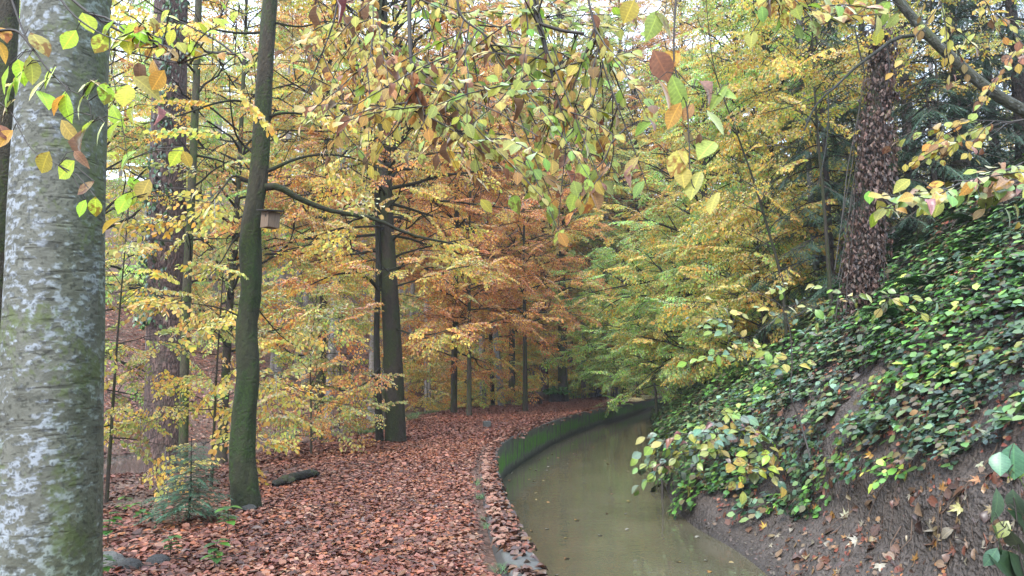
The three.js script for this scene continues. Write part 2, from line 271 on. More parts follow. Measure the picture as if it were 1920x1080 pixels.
// ------------------------------------------------------------------ leaves and sprays
const PAL = {
  yellow: [[0.44, 0.34, 0.05], [0.50, 0.40, 0.09], [0.38, 0.33, 0.05], [0.30, 0.30, 0.05], [0.45, 0.25, 0.04], [0.22, 0.25, 0.05]],
  olive: [[0.24, 0.24, 0.05], [0.32, 0.28, 0.06], [0.16, 0.18, 0.04], [0.34, 0.22, 0.06], [0.24, 0.13, 0.04], [0.36, 0.32, 0.09], [0.2, 0.25, 0.06]],
  lime: [[0.26, 0.33, 0.05], [0.34, 0.36, 0.06], [0.20, 0.28, 0.05], [0.40, 0.36, 0.06], [0.42, 0.27, 0.05], [0.16, 0.22, 0.05]],
  gold: [[0.48, 0.33, 0.05], [0.50, 0.28, 0.04], [0.42, 0.36, 0.07], [0.40, 0.20, 0.04], [0.30, 0.30, 0.06], [0.36, 0.28, 0.04]],
  orange: [[0.45, 0.19, 0.035], [0.38, 0.14, 0.03], [0.50, 0.26, 0.05], [0.30, 0.10, 0.03], [0.46, 0.30, 0.06], [0.22, 0.08, 0.03]],
  rust: [[0.40, 0.14, 0.035], [0.46, 0.19, 0.045], [0.32, 0.11, 0.035], [0.48, 0.25, 0.06], [0.24, 0.09, 0.03]],
  green: [[0.17, 0.35, 0.05], [0.23, 0.42, 0.07], [0.29, 0.44, 0.09], [0.15, 0.29, 0.06], [0.34, 0.40, 0.09], [0.24, 0.34, 0.17]],
  litter: [[0.21, 0.095, 0.07], [0.27, 0.13, 0.095], [0.15, 0.062, 0.046], [0.32, 0.175, 0.13], [0.24, 0.095, 0.055], [0.10, 0.045, 0.035], [0.36, 0.23, 0.19], [0.30, 0.13, 0.06], [0.19, 0.085, 0.066], [0.46, 0.33, 0.26], [0.36, 0.17, 0.07]],
  mixed: [[0.20, 0.10, 0.06], [0.30, 0.19, 0.12], [0.13, 0.065, 0.045], [0.38, 0.29, 0.16], [0.36, 0.18, 0.05], [0.09, 0.05, 0.04], [0.34, 0.29, 0.22], [0.22, 0.08, 0.05]],
  brown: [[0.07, 0.05, 0.044], [0.10, 0.075, 0.066], [0.04, 0.03, 0.027], [0.13, 0.10, 0.09]],
  ivy: [[0.018, 0.046, 0.018], [0.025, 0.06, 0.022], [0.04, 0.095, 0.025], [0.014, 0.036, 0.018], [0.06, 0.13, 0.03], [0.026, 0.058, 0.034], [0.07, 0.06, 0.03]],
  herb: [[0.06, 0.16, 0.03], [0.09, 0.21, 0.035], [0.12, 0.25, 0.05], [0.05, 0.12, 0.035]],
  spruce: [[0.018, 0.04, 0.026], [0.026, 0.055, 0.036], [0.035, 0.065, 0.048], [0.02, 0.046, 0.022]],
  moss: [[0.05, 0.075, 0.015], [0.08, 0.11, 0.02]],
};
const pick = (r, a) => a[Math.floor(r() * a.length)];
const vary = (r, c, k = 0.25) => { const b = 1 + (r() * 2 - 1) * k; return [c[0] * b * (1 + (r() - 0.5) * 0.15), c[1] * b * (1 + (r() - 0.5) * 0.15), c[2] * b]; };
// leaf in its own frame: base at 0, along +x, face +y, length 1. lod 0: rounded and curled; 1: hexagon; 2: diamond
const OUT0 = [[0.0, 0.0], [0.1, 0.1], [0.24, 0.235], [0.42, 0.315], [0.6, 0.315], [0.78, 0.22], [0.91, 0.09], [1, 0.0]], OUT1 = [[0, 0], [0.3, 0.34], [0.68, 0.29], [1, 0]];
function leafInto(mb, m, L, col, o = {}) {                           // m: Matrix4 (rigid), o.fold, o.curl, o.lod, o.wide
  const fold = o.fold ?? 0.25, curl = o.curl ?? 0.15, wide = o.wide ?? 1, q = V(0, 0, 0), lod = o.lod ?? 1;
  const P = (x, y, s) => { q.set(x, -curl * x * x + Math.abs(y) * fold + (o.wave ? o.wave * Math.sin(x * 9 + s * 2) * Math.abs(y) : 0), y * wide).multiplyScalar(L).applyMatrix4(m); return mb.v(q.x, q.y, q.z, x, 0.5 + y, col); };
  if (lod === 2) { const a = P(0, 0, 0), b = P(0.5, 0.36, 1), c = P(1, 0, 0), d = P(0.5, -0.36, -1); mb.tri(a, b, c); mb.tri(a, c, d); return; }
  const O = lod === 0 ? OUT0 : OUT1, mid = O.map(([x]) => P(x, 0, 0)), n = O.length;
  for (const s of [1, -1]) {
    const e = O.map(([x, y]) => y < 0.03 ? null : P(x, y * s, s));
    for (let i = 0; i < n - 1; i++) {
      const a = mid[i], b = mid[i + 1], c = e[i + 1], d = e[i], T = s > 0 ? (x, y, z) => mb.tri(x, z, y) : (x, y, z) => mb.tri(x, y, z);
      if (c != null) { T(a, b, c); if (d != null) T(a, c, d); } else if (d != null) T(a, b, d);
    }
  }
}
function frame(p, dir, up) { const x = dir.clone().normalize(), z = x.clone().cross(up).normalize(), y = z.clone().cross(x); return new THREE.Matrix4().makeBasis(x, y, z).setPosition(p); }
// a flat beech spray: a twig along +x in the xz plane with side twigs, leaves on both sides
function spray(seed, pal, o = {}) {
  const r = rng(seed), mb = new MB(), len = o.len ?? 0.9, L = o.leaf ?? 0.074, lod = o.lod ?? 1, twc = [0.03, 0.024, 0.02];
  const axis = (a, b, r0) => { const c = a.clone().lerp(b, 0.5).add(V(0, 0.02, 0)); tube(mb, [a, c, b], [r0, r0 * 0.7, r0 * 0.35], 3, { col: () => twc }); return (t) => t < 0.5 ? a.clone().lerp(c, t * 2) : c.clone().lerp(b, t * 2 - 1); };
  const leafAt = (p, dir, sgn) => {
    const d = dir.clone().applyAxisAngle(V(0, 1, 0), sgn * (0.5 + r() * 0.6)); d.y += -0.25 - 0.3 * r(); d.normalize();
    const up = V((r() - 0.5) * 2.2, 1, (r() - 0.5) * 2.2).normalize();
    leafInto(mb, frame(p, d, up), L * (0.7 + 0.5 * r()), vary(r, pick(r, pal)), { lod, fold: 0.1 + r() * 0.3, curl: r() * 0.3 });
  };
  const mainEnd = V(len, -0.10 - 0.08 * r(), (r() - 0.5) * 0.2), f = axis(V(0, 0, 0), mainEnd, 0.006);
  const nS = o.side ?? 9; let sg = 1;
  for (let i = 0; i < nS; i++) {
    const t = 0.12 + 0.82 * i / nS, p = f(t), sl = len * (0.46 - 0.3 * t) * (0.7 + 0.6 * r()); sg = -sg;
    const dir = V(1, -0.12 - 0.2 * r(), 0).applyAxisAngle(V(0, 1, 0), sg * (0.6 + 0.4 * r())).normalize(), e = p.clone().addScaledVector(dir, sl), g = axis(p, e, 0.0032);
    const n = Math.max(2, Math.round(sl / (o.gap ?? 0.042))); for (let k = 0; k < n; k++) leafAt(g((k + 0.6) / n), dir, k % 2 ? 1 : -1);
    leafAt(e, dir, 0.01);
  }
  for (let k = 0; k < 7; k++) leafAt(f(0.4 + 0.6 * k / 7), V(1, 0, 0), k % 2 ? 1 : -1);
  leafAt(mainEnd, V(1, 0, 0), 0.01);
  return mb.geo();
}
function spruceSpray(seed, len = 1.1) {                              // drooping branch with combs of needles
  const r = rng(seed), mb = new MB(), dr = (x) => -0.16 * x * x / len;
  const comb = (a, dir, sl, w) => { const n = Math.max(3, Math.round(sl / 0.02)); for (let k = 0; k < n; k++) for (const s of [-1, 1]) {
    const t = (k + r() * 0.6) / n, p = a.clone().addScaledVector(dir, sl * t); p.y -= 0.25 * sl * t * t;
    const side = dir.clone().cross(V(0, 1, 0)).normalize().multiplyScalar(s), q = p.clone().addScaledVector(side, w * (1 - 0.5 * t)).addScaledVector(dir, w * 0.8); q.y += (r() - 0.45) * w * 0.9;
    const c = vary(r, pick(r, PAL.spruce), 0.35), b = dir.clone().multiplyScalar(0.011), i0 = mb.v(p.x - b.x, p.y, p.z - b.z, 0, 0, c), i1 = mb.v(p.x + b.x, p.y, p.z + b.z, 0, 0, c), i2 = mb.v(q.x, q.y, q.z, 0, 0, c); mb.tri(i0, i1, i2);
  } };
  tube(mb, [V(0, 0, 0), V(len / 2, dr(len / 2), 0), V(len, dr(len), 0)], [0.012, 0.008, 0.003], 4, { col: () => [0.035, 0.026, 0.02] });
  comb(V(len * 0.5, dr(len * 0.5), 0), V(1, -0.2, 0).normalize(), len * 0.55, 0.055);
  for (let i = 0; i < 11; i++) { const x = len * (0.15 + 0.8 * i / 11), s = i % 2 ? 1 : -1; comb(V(x, dr(x), 0), V(0.75, -0.25 - 0.25 * r(), s * 0.8).normalize(), len * (0.42 - 0.028 * i), 0.05); }
  return mb.geo();
}
const SPR = {}; let sd = 100;
for (const k of ['olive', 'yellow', 'lime', 'gold', 'orange', 'rust', 'green']) {
  SPR[k] = [0, 1].map(() => spray(sd++, PAL[k], { lod: 1 }));                                                  // up to ~20 m
  SPR[k + '_far'] = [0, 1].map(() => spray(sd++, PAL[k], { lod: 2, leaf: 0.098, gap: 0.055, side: 11, len: 1.1 }));
}
const SPRUCE = [spruceSpray(301), spruceSpray(302), spruceSpray(303, 0.8)];
function inst(name, geo, m, list, parent, kind) {                    // list of [Matrix4, tint]
  const o = new THREE.InstancedMesh(geo, m, list.length); o.name = name; o.castShadow = o.receiveShadow = true; const c = new THREE.Color();
  list.forEach(([mt, t], i) => { o.setMatrixAt(i, mt); c.setRGB(t[0], t[1], t[2]); o.setColorAt(i, c); });
  if (kind) o.userData.kind = kind; parent.add(o); return o;
}
const tint = (r, k = 0.25) => { const b = 1 + (r() * 2 - 1) * k; return [b * (1 + (r() - 0.5) * 0.12), b * (1 + (r() - 0.5) * 0.12), b]; };
const sc = (m, s) => m.scale(V(s, s, s));

// ------------------------------------------------------------------ trees
// o: h height, r base radius, from lowest limb, reach limb length, limbs, pal list, mat, lean [x, z], near (small leaves), path: own axis points (local)
function tree(name, label, category, p, o, group) {
  const g = thing(name, label, category, p, group), r = rng(o.seed ?? 1), h = o.h;
  const axis = o.path ? smooth(o.path, 60) : smooth([V(0, -0.35, 0), V((r() - 0.5) * 0.1, h * 0.25, (r() - 0.5) * 0.1), V((o.lean?.[0] ?? 0) * 0.5 + (r() - 0.5) * 0.25, h * 0.55, (o.lean?.[1] ?? 0) * 0.5), V(o.lean?.[0] ?? 0, h, o.lean?.[1] ?? 0)], 22);
  const base = o.r, ph = r() * 6, tr = new MB(), y0 = axis[0].y, y1 = axis[axis.length - 1].y;
  const rad = o.rad ?? ((t, a) => base * lerp(1, o.tip ?? 0.25, t) * (1 + (o.flare ?? 0.45) * Math.exp(-t * (y1 - y0) / (base * 2.2)) * (0.75 + 0.35 * Math.sin(a * 5 + ph)) + 0.03 * Math.sin(a * 3 + t * 9 + ph)));
  const tc = o.tint ?? [1, 1, 1];
  tube(tr, axis, rad, o.segs ?? 12, { tw: 1, th: o.th ?? 2, cap: true, col: o.col ?? (() => tc) });
  part('trunk', tr.geo(), o.mat ?? M.mossy, g);
  const onAxis = (y) => { for (let i = 1; i < axis.length; i++) if (axis[i].y >= y) return axis[i - 1].clone().lerp(axis[i], clamp((y - axis[i - 1].y) / (axis[i].y - axis[i - 1].y || 1))); return axis[axis.length - 1].clone(); };
  const radAt = (y) => rad(clamp((y - y0) / (y1 - y0)), 0);
  for (const lb of o.limb ?? []) {                                   // limbs the photograph shows, one mesh each: [points, r0, r1]
    const b = new MB(); tube(b, smooth(lb[0], 14), [lb[1], lerp(lb[1], lb[2], 0.6), lb[2]], 7, { tw: 0.5, th: 1, col: () => o.limbTint ?? tc }); part('limb', b.geo(), o.mat ?? M.mossy, g);
  }
  const nL = Math.round((o.limbs ?? 0) * 1.35), br = new MB(), lists = new Map();
  const hang = (pos, dir, up, s) => {
    const pal = pick(r, o.pal), geo = pick(r, SPR[pal + (o.near ? '' : '_far')]); if (!lists.has(geo)) lists.set(geo, []);
    lists.get(geo).push([sc(frame(pos, dir, up), s), tint(r)]);
  };
  const leafLimb = (pts, s0, dens) => {
    const total = pts.reduce((a, q, i) => i ? a + q.distanceTo(pts[i - 1]) : 0, 0), n = Math.round(total / (o.step ?? 0.32) * dens); let sg = 1;
    for (let k = 0; k < n; k++) {
      const t = lerp(s0, 1, (k + r() * 0.8) / n), f = t * (pts.length - 1), i = Math.min(pts.length - 2, Math.floor(f)), q = pts[i].clone().lerp(pts[i + 1], f - i); sg = -sg;
      const d = pts[i + 1].clone().sub(pts[i]).setY(0).normalize().applyAxisAngle(V(0, 1, 0), sg * (0.3 + r() * 0.9)); d.y = -0.2 + (r() - 0.5) * 1.3;
      hang(q, d, V((r() - 0.5) * 1.3, 1, (r() - 0.5) * 1.3).normalize(), (o.scale ?? 1) * (0.6 + 0.65 * r()));
    }
  };
  let az = r() * 6.28;
  for (let i = 0; i < nL; i++) {
    const t = (i + r() * 1.6) / (nL + 1), y = lerp(o.from ?? 1, h * 0.985, t), q = onAxis(y); az += 2.4 + (r() - 0.5) * 0.7;
    if (o.face) { const k = o.face; az = Math.atan2(Math.sin(az - k[0]), Math.cos(az - k[0])) * k[1] + k[0]; }
    const reach = (o.reach ?? 3) * (0.45 + 0.6 * Math.sin(Math.PI * (0.12 + 0.8 * t))) * (0.65 + 0.6 * r()), el = lerp(o.el0 ?? 0.25, o.el1 ?? 0.9, t) + (r() - 0.5) * 1.0, dir = V(Math.cos(az) * Math.cos(el), Math.sin(el), Math.sin(az) * Math.cos(el)), pts = [q];
    for (let k = 1; k <= 5; k++) { const u = k / 5; pts.push(q.clone().addScaledVector(dir, reach * u).add(V((r() - 0.5) * 0.1 * reach, -(o.droop ?? 0.16) * reach * u * u, (r() - 0.5) * 0.1 * reach))); }
    const r0 = Math.min(radAt(y) * 0.45, 0.012 + reach * 0.011); tube(br, pts, [r0, r0 * 0.6, r0 * 0.2], 5, { col: () => [0.55, 0.5, 0.5] });
    const dn = (o.dens ?? 1) * (1 - 0.45 * t); leafLimb(pts, o.s0 ?? 0.3, dn * 0.42);
    for (let k = 0; k < 3; k++) {
      const u = 0.25 + 0.22 * k + 0.1 * r(), f = u * 5, j = Math.min(4, Math.floor(f)), a = pts[j].clone().lerp(pts[j + 1], f - j), fl = reach * (0.62 - 0.4 * u) * (0.7 + 0.6 * r());
      const fd = dir.clone().applyAxisAngle(V(0, 1, 0), (k % 2 ? 1 : -1) * (0.45 + 0.6 * r())); fd.y += (r() - 0.45) * 1.6; fd.normalize(); const fp = [a];
      for (let w = 1; w <= 3; w++) fp.push(a.clone().addScaledVector(fd, fl * w / 3).add(V((r() - 0.5) * 0.12 * fl, -0.14 * fl * w * w / 9, (r() - 0.5) * 0.12 * fl)));
      tube(br, fp, [r0 * 0.5, r0 * 0.32, r0 * 0.14], 4, { col: () => [0.5, 0.46, 0.46] }); leafLimb(fp, 0.15, dn * 0.58);
    }
  }
  for (const lb of o.limb ?? []) if (lb[3]) leafLimb(smooth(lb[0], 10), lb[4] ?? 0.35, lb[3]);
  if (nL) part('branches', br.geo(), o.mat ?? M.mossy, g).userData.kind = 'stuff';
  for (const [geo, list] of lists) inst('crown', geo, M.leaf, list, g, 'stuff');
  return g;
}
function spruceTree(label, p, o, group) {
  const g = thing('spruce_tree', label, 'spruce tree', p, group), r = rng(o.seed), h = o.h, tr = new MB();
  tube(tr, smooth([V(0, -0.4, 0), V(0.05, h * 0.5, 0), V(0, h, 0)], 16), (t, a) => o.r * (1 - 0.9 * t) * (1 + 0.4 * Math.exp(-t * h / (o.r * 2.5))), 10, { tw: 1, th: 1, col: () => o.tint ?? [0.8, 0.85, 0.9] });
  part('trunk', tr.geo(), M.spruce, g);
  const lists = [[], [], []], br = new MB(); let az = r() * 6;
  for (let i = 0; i < o.limbs; i++) {
    const t = i / o.limbs, y = lerp(o.from, h * 0.98, t); az += 2.4; const L = (o.reach ?? 2.6) * (1 - t * 0.85) * (0.7 + 0.5 * r()), dir = V(Math.cos(az), -0.12, Math.sin(az)), pts = [];
    for (let k = 0; k <= 4; k++) { const u = k / 4; pts.push(V(0, y, 0).addScaledVector(dir, L * u).add(V(0, -0.22 * L * u * u, 0))); }
    tube(br, pts, [0.025, 0.015, 0.006], 4, { col: () => [0.4, 0.36, 0.34] });
    const n = Math.max(2, Math.round(L / 0.22) * (o.dens ?? 1) * 0.75);
    for (let k = 0; k < n; k++) { const u = 0.25 + 0.75 * (k + r()) / n, f = u * 4, j = Math.min(3, Math.floor(f)), q = pts[j].clone().lerp(pts[j + 1], f - j), d = dir.clone().applyAxisAngle(V(0, 1, 0), (k % 2 ? 1 : -1) * (0.2 + r() * 0.9)); d.y = -0.25 - 0.35 * r(); lists[Math.floor(r() * 3)].push([sc(frame(q, d, V((r() - 0.5) * 0.4, 1, (r() - 0.5) * 0.4)), (o.scale ?? 1) * (0.7 + 0.5 * r())), tint(r, 0.25)]); }
  }
  part('branches', br.geo(), M.spruce, g).userData.kind = 'stuff';
  lists.forEach((l, i) => l.length && inst('crown', SPRUCE[i], M.needle, l, g, 'stuff'));
  return g;
}
const rel = (pts, D, o) => pts.map(([x, y, dz = 0]) => at(x, y, D + dz).sub(o));

// near pale beech on the left
{
  const D = 5.45, b = at(86, 1084, D); const base = put(b.x, -D), ax = [[84, 1160], [86, 1084], [94, 850], [103, 560], [114, 280], [126, 0], [140, -420]];
  const pth = rel(ax, D, base); pth[0].y = -0.4;
  tree('beech_tree', 'thick pale beech trunk with bluish lichen and moss, standing nearest at the left edge', 'beech tree', base, {
    seed: 5, h: 7, path: pth, segs: 72, th: 5, mat: M.beech,
    rad: (t, a) => lerp(0.38, 0.315, clamp(t * 1.25)) * (1 + 0.34 * Math.exp(-t * 16) * (0.6 + 0.5 * Math.sin(a * 4 + 1)) + 0.012 * Math.sin(a * 3 + t * 14) + 0.008 * Math.sin(a * 7 - t * 30)),
    col: (t, a, q) => { const side = sstep(0.2, 0.95, Math.cos(a)) * 0.75, low = sstep(0.9, 0.1, q.y), n = fbm(a * 2, q.y * 2, 3, 0, 0, 121), m = clamp((side + low * 0.45) * (0.5 + n) - 0.1), k = [1, 1, 1]; return mix3(k, [0.58, 0.66, 0.42], m); },
    limb: [],
  });
}
// mossy tree with the nest box
{
  const D = 9.45, b = at(459, 936, D), base = put(b.x, -D);
  const R = (pts) => rel(pts, D, base), mossCol = (t, a, q) => { const n = fbm(a * 1.5 + 3, q.y * 1.8, 3, 0, 0, 131), k = clamp(0.35 + n * 0.9 + (q.y < 1.6 ? 0.25 : 0) - 0.12 * Math.max(0, q.y - 2.4)); return mix3([0.85, 0.72, 0.62], [0.5, 0.85, 0.3], k); };
  const pth = R([[462, 990], [460, 936], [455, 860], [458, 780], [466, 700], [463, 620], [470, 540], [469, 440], [485, 330], [492, 220], [499, 110], [507, 0], [518, -260]]);
  tree('mossy_beech', 'slim dark beech covered in green moss, carrying the wooden nest box', 'beech tree', base, {
    seed: 9, h: 8, path: pth, segs: 36, mat: M.mossy, near: true, pal: ['olive', 'gold', 'lime', 'yellow'], scale: 0.95, step: 0.42,
    rad: (t, a) => 0.9 * pl([[0, 0.27], [0.05, 0.22], [0.12, 0.19], [0.3, 0.165], [0.5, 0.15], [0.56, 0.165], [0.62, 0.14], [1, 0.105]], t) * (1 + 0.05 * Math.sin(a * 3 + t * 12) + 0.03 * Math.sin(a * 5 - t * 25) + 0.16 * (fbm(a * 3, t * 90, 3, 0, 0, 132) - 0.5)), col: mossCol, limbTint: [0.75, 0.8, 0.6],
    limb: [
      [R([[490, 352], [520, 350], [560, 372, 0.1], [620, 395, 0.3], [700, 410, 0.5], [770, 440, 0.8], [850, 457, 1.0]]), 0.06, 0.016, 0.25, 0.5],
      [R([[490, 325], [515, 315], [555, 298, 0.2], [600, 290, 0.4], [660, 296, 0.8], [720, 320, 1.2]]), 0.034, 0.008, 0.5, 0.4],
      [R([[492, 222], [530, 212], [580, 215, 0.3], [640, 220, 0.6], [700, 240, 1]]), 0.026, 0.006, 0.7, 0.3],
      [R([[485, 205], [455, 190], [410, 192, -0.3], [350, 212, -0.6], [300, 226, -0.9], [265, 232, -1.1]]), 0.024, 0.005, 0.7, 0.35],
      [R([[480, 290], [455, 270], [440, 245, -0.3], [432, 190, -0.6], [430, 140, -0.8]]), 0.022, 0.006, 0.5, 0.4],
      [R([[470, 340], [440, 330], [420, 350, -0.3], [380, 400, -0.6], [340, 430, -0.9]]), 0.02, 0.005, 0.8, 0.3],
      [R([[466, 430], [440, 450], [415, 490, -0.3], [390, 520, -0.6]]), 0.018, 0.005, 0.8, 0.3],
      [R([[503, 60], [450, 62], [380, 50, -0.4], [300, 20, -0.8], [240, -30, -1]]), 0.022, 0.006, 1.0, 0.25],
      [R([[505, 40], [560, 50], [620, 40, 0.4], [690, 62, 0.9]]), 0.02, 0.005, 1.0, 0.25],
      [R([[470, 560], [500, 600, 0.2], [540, 640, 0.5], [590, 660, 0.8]]), 0.014, 0.004, 0.8, 0.3],
      [R([[462, 600], [420, 580, -0.2], [370, 570, -0.4], [300, 560, -0.6]]), 0.014, 0.004, 0.9, 0.3],
    ],
  });
  // nest box
  const c = at(506, 428, D - 0.19), box = thing('nest_box', 'small wooden nest box with dark sloping roof fixed to the mossy trunk', 'nest box', c);
  box.rotation.y = -0.7; box.rotation.z = -0.06;
  const w = 0.185, hh = 0.225, dp = 0.17, panel = (sx, sy, sz, x, y, z, name, m = M.wood) => { const o = part(name, new RoundedBoxGeometry(sx, sy, sz, 2, 0.004), m, box); o.position.set(x, y, z); return o; };
  const fr = panel(w, hh, 0.016, 0, hh / 2, dp / 2, 'front_panel'); panel(0.016, hh - 0.01, dp - 0.02, w / 2 - 0.009, hh / 2, -0.002, 'side_panel'); panel(0.016, hh - 0.01, dp - 0.02, -w / 2 + 0.009, hh / 2, -0.002, 'side_panel');
  panel(w - 0.006, hh - 0.01, 0.014, 0, hh / 2, -dp / 2 + 0.004, 'back_panel'); panel(w - 0.04, 0.014, dp - 0.04, 0, 0.012, 0, 'floor_panel');
  const rf = panel(w + 0.08, 0.02, dp + 0.09, 0.02, hh + 0.014, 0.025, 'roof', M.dark); rf.rotation.set(0.12, 0, -0.1);
  const hole = part('entrance_hole', new THREE.CylinderGeometry(0.017, 0.017, 0.02, 20), M.dark, fr); hole.rotation.x = Math.PI / 2; hole.position.set(0.03, 0.045, 0.001);
}
// big spruce with ivy behind it, thin trunk beside
{
  const D = 16.3, b = at(308, 884, D), base = put(b.x, -D);
  const g = tree('old_spruce', 'massive reddish spruce trunk with furrowed bark behind the yellow saplings', 'spruce tree', base, {
    seed: 12, h: 13, path: rel([[308, 900], [309, 860], [311, 700], [314, 400], [319, 100], [324, -200]], D, base), segs: 28, th: 1, mat: M.spruce, tint: [1.15, 1.0, 1.0],
    rad: (t, a) => lerp(0.475, 0.36, t) * (1 + 0.28 * Math.exp(-t * 22) * (0.8 + 0.4 * Math.sin(a * 5)) + 0.02 * Math.sin(a * 9 + t * 20)),
    limbs: 9, from: 4.2, reach: 1.5, pal: ['olive', 'lime'], near: true, el0: -0.2, el1: 0.1, dens: 0.35,
  });
  const r = rng(77), iv = new MB();                                  // ivy up its left side
  for (let i = 0; i < 900; i++) { const y = 3.5 + r() * 9, a = Math.PI * (0.9 + (r() - 0.5) * 0.9), q = V(Math.cos(a) * (0.5 + r() * 0.3) + (y - 6) * 0.012, y, 0.15 + Math.abs(Math.sin(a)) * 0.5 * (0.6 + r() * 0.6)); leafInto(iv, frame(q, V(r() - 0.5, -0.7, r() - 0.5), V(-0.5 + r() - 0.5, 0.5, 1)), 0.09 + 0.05 * r(), vary(r, pick(r, PAL.ivy)), { lod: 1 }); }
  const o = part('ivy', iv.geo(), M.gloss, g); o.userData.kind = 'stuff';
  const D2 = 15, b2 = at(344, 870, D2), base2 = put(b2.x, -D2);
  tree('sapling_tree', 'slender greenish trunk rising just right of the massive spruce', 'tree', base2, { seed: 13, h: 11, path: rel([[344, 900], [344, 850], [348, 600], [354, 460], [362, 300], [369, 130], [373, -40], [376, -200]], D2, base2), r: 0.1, tip: 0.7, flare: 0.3, tint: [1.2, 1.35, 0.9], limbs: 15, from: 2.6, reach: 1.6, pal: ['olive', 'lime', 'gold'], near: true, dens: 0.5 });
}
{
  const D = 9, b = at(-12, 880, D), base = put(b.x, -D);
  tree('mossy_tree', 'dark mossy trunk at the left border behind the thick pale beech', 'tree', base, { seed: 14, h: 8, path: rel([[-14, 900], [-12, 850], [-8, 600], [0, 400], [8, 200], [14, 0], [20, -200]], D, base), r: 0.16, tip: 0.85, segs: 16, tint: [0.8, 0.85, 0.6], limbs: 12, from: 1.6, reach: 1.5, near: true, pal: ['yellow', 'gold'], dens: 0.6 });
}
// double trunk beside the path
{
  const D = 19.4, b = at(737, 822, D), base = put(b.x, -D), R = (p) => rel(p, D, base);
  tree('dark_beech', 'stout dark twin-stemmed beech standing on the left edge of the leafy path', 'beech tree', base, {
    seed: 21, h: 14, path: R([[742, 850], [741, 815], [738, 700], [733, 580], [727, 470], [722, 350], [719, 220], [717, 60], [716, -160]]), segs: 24, near: true, pal: ['orange', 'gold', 'yellow'], tint: [0.72, 0.7, 0.6], limbTint: [0.5, 0.48, 0.45],
    rad: (t, a) => pl([[0, 0.4], [0.05, 0.31], [0.2, 0.27], [0.45, 0.235], [0.6, 0.2], [1, 0.14]], t) * (1 + 0.04 * Math.sin(a * 3 + t * 10)),
    limb: [
      [R([[712, 842, -0.1], [711, 800, -0.1], [708, 720, -0.15], [706, 620, -0.2], [709, 520, -0.2], [707, 400, -0.2], [700, 260, -0.2]]), 0.12, 0.06, 0],
      [R([[712, 545, -0.2], [690, 522, -0.6], [660, 512, -1], [620, 518, -1.6], [570, 540, -2.2]]), 0.06, 0.012, 1.3, 0.3],
      [R([[672, 514, -0.8], [660, 490, -1.2], [656, 440, -1.6], [640, 380, -2]]), 0.04, 0.01, 1.3, 0.3],
      [R([[728, 610, 0], [780, 628, -0.6], [830, 622, -1.1], [880, 600, -1.5]]), 0.035, 0.008, 2, 0.25],
      [R([[712, 690, -0.2], [690, 715, -0.8], [665, 730, -1.2], [630, 750, -1.6]]), 0.035, 0.008, 1.6, 0.3],
      [R([[722, 360, 0], [680, 340, -0.8], [620, 335, -1.6], [560, 320, -2.2]]), 0.04, 0.01, 1.5, 0.25],
      [R([[721, 330, 0], [770, 300, -0.6], [830, 285, -1.2], [890, 290, -2]]), 0.04, 0.01, 1.5, 0.25],
      [R([[730, 540, 0], [800, 520, -0.5], [870, 500, -1], [930, 505, -1.5]]), 0.03, 0.008, 2, 0.25],
    ],
    limbs: 46, from: 4.6, reach: 3.6, dens: 0.62, s0: 0.15, el0: 0.15,
  });
}
// trunks along the path and behind
const trunkTree = (name, label, axisPx, D, r, o) => { const b = at(axisPx[0][0], axisPx[0][1], D), base = put(b.x, -D), pth = rel(axisPx, D, base); pth[0].y = 0.05; pth.unshift(V(pth[0].x, -0.4, pth[0].z)); return tree(name, label, o.cat ?? 'tree', base, { path: pth, r, h: pth[pth.length - 1].y, tip: 0.5, ...o }); };
trunkTree('beech_tree', 'slim dark mottled trunk at the path edge, right of the twin-stemmed beech', [[851, 770], [852, 650], [854, 500], [857, 340], [858, 120], [858, -60]], 36, 0.19, { seed: 31, tint: [1.2, 1.15, 1.05], limbs: 46, from: 2.2, reach: 4.4, pal: ['orange', 'rust', 'orange'], dens: 1.0, el0: 0.1 });
trunkTree('pale_tree', 'pale grey trunk, left one of the pair behind the orange leaves', [[906, 738], [904, 640], [902, 560], [900, 380], [898, 100]], 46, 0.26, { seed: 32, mat: M.pale, limbs: 36, from: 6, reach: 4.5, pal: ['orange', 'gold'], dens: 0.9 });
trunkTree('pale_tree', 'pale grey leaning trunk, right one of the pair behind the orange leaves', [[940, 738], [932, 660], [925, 580], [922, 380], [920, 60]], 46, 0.26, { seed: 33, mat: M.pale, tint: [0.95, 1, 1.05], limbs: 34, from: 6, reach: 4.6, pal: ['orange', 'rust', 'gold'], dens: 0.9 });
trunkTree('dark_tree', 'thin dark trunk standing between the two pale grey trunks', [[924, 736], [920, 640], [917, 560], [915, 300]], 47, 0.17, { seed: 34, tint: [0.7, 0.65, 0.6], limbs: 24, from: 5, reach: 3.4, pal: ['orange', 'gold'] });
trunkTree('reddish_tree', 'reddish trunk showing below orange foliage beyond the ivy stump', [[1022, 730], [1020, 640], [1018, 500], [1016, 200]], 56, 0.36, { seed: 35, mat: M.spruce, tint: [1.5, 1.2, 1.2], limbs: 34, from: 6, reach: 6, pal: ['orange', 'gold', 'yellow'], dens: 0.6 });
trunkTree('grey_tree', 'thin grey trunk above the short brown post at the far path end', [[1094, 722], [1093, 620], [1094, 480], [1095, 200]], 64, 0.27, { seed: 36, mat: M.pale, tint: [0.8, 0.7, 0.7], limbs: 30, from: 5, reach: 6, pal: ['gold', 'green', 'yellow'], dens: 0.6 });
trunkTree('dark_tree', 'short dark trunk at the end of the path beside the canal bend', [[1216, 728], [1213, 690], [1212, 640], [1208, 560], [1200, 380]], 68, 0.36, { seed: 37, tint: [0.6, 0.6, 0.55], limbs: 34, from: 4, reach: 6, pal: ['green', 'lime'], dens: 0.7, el0: 0 });
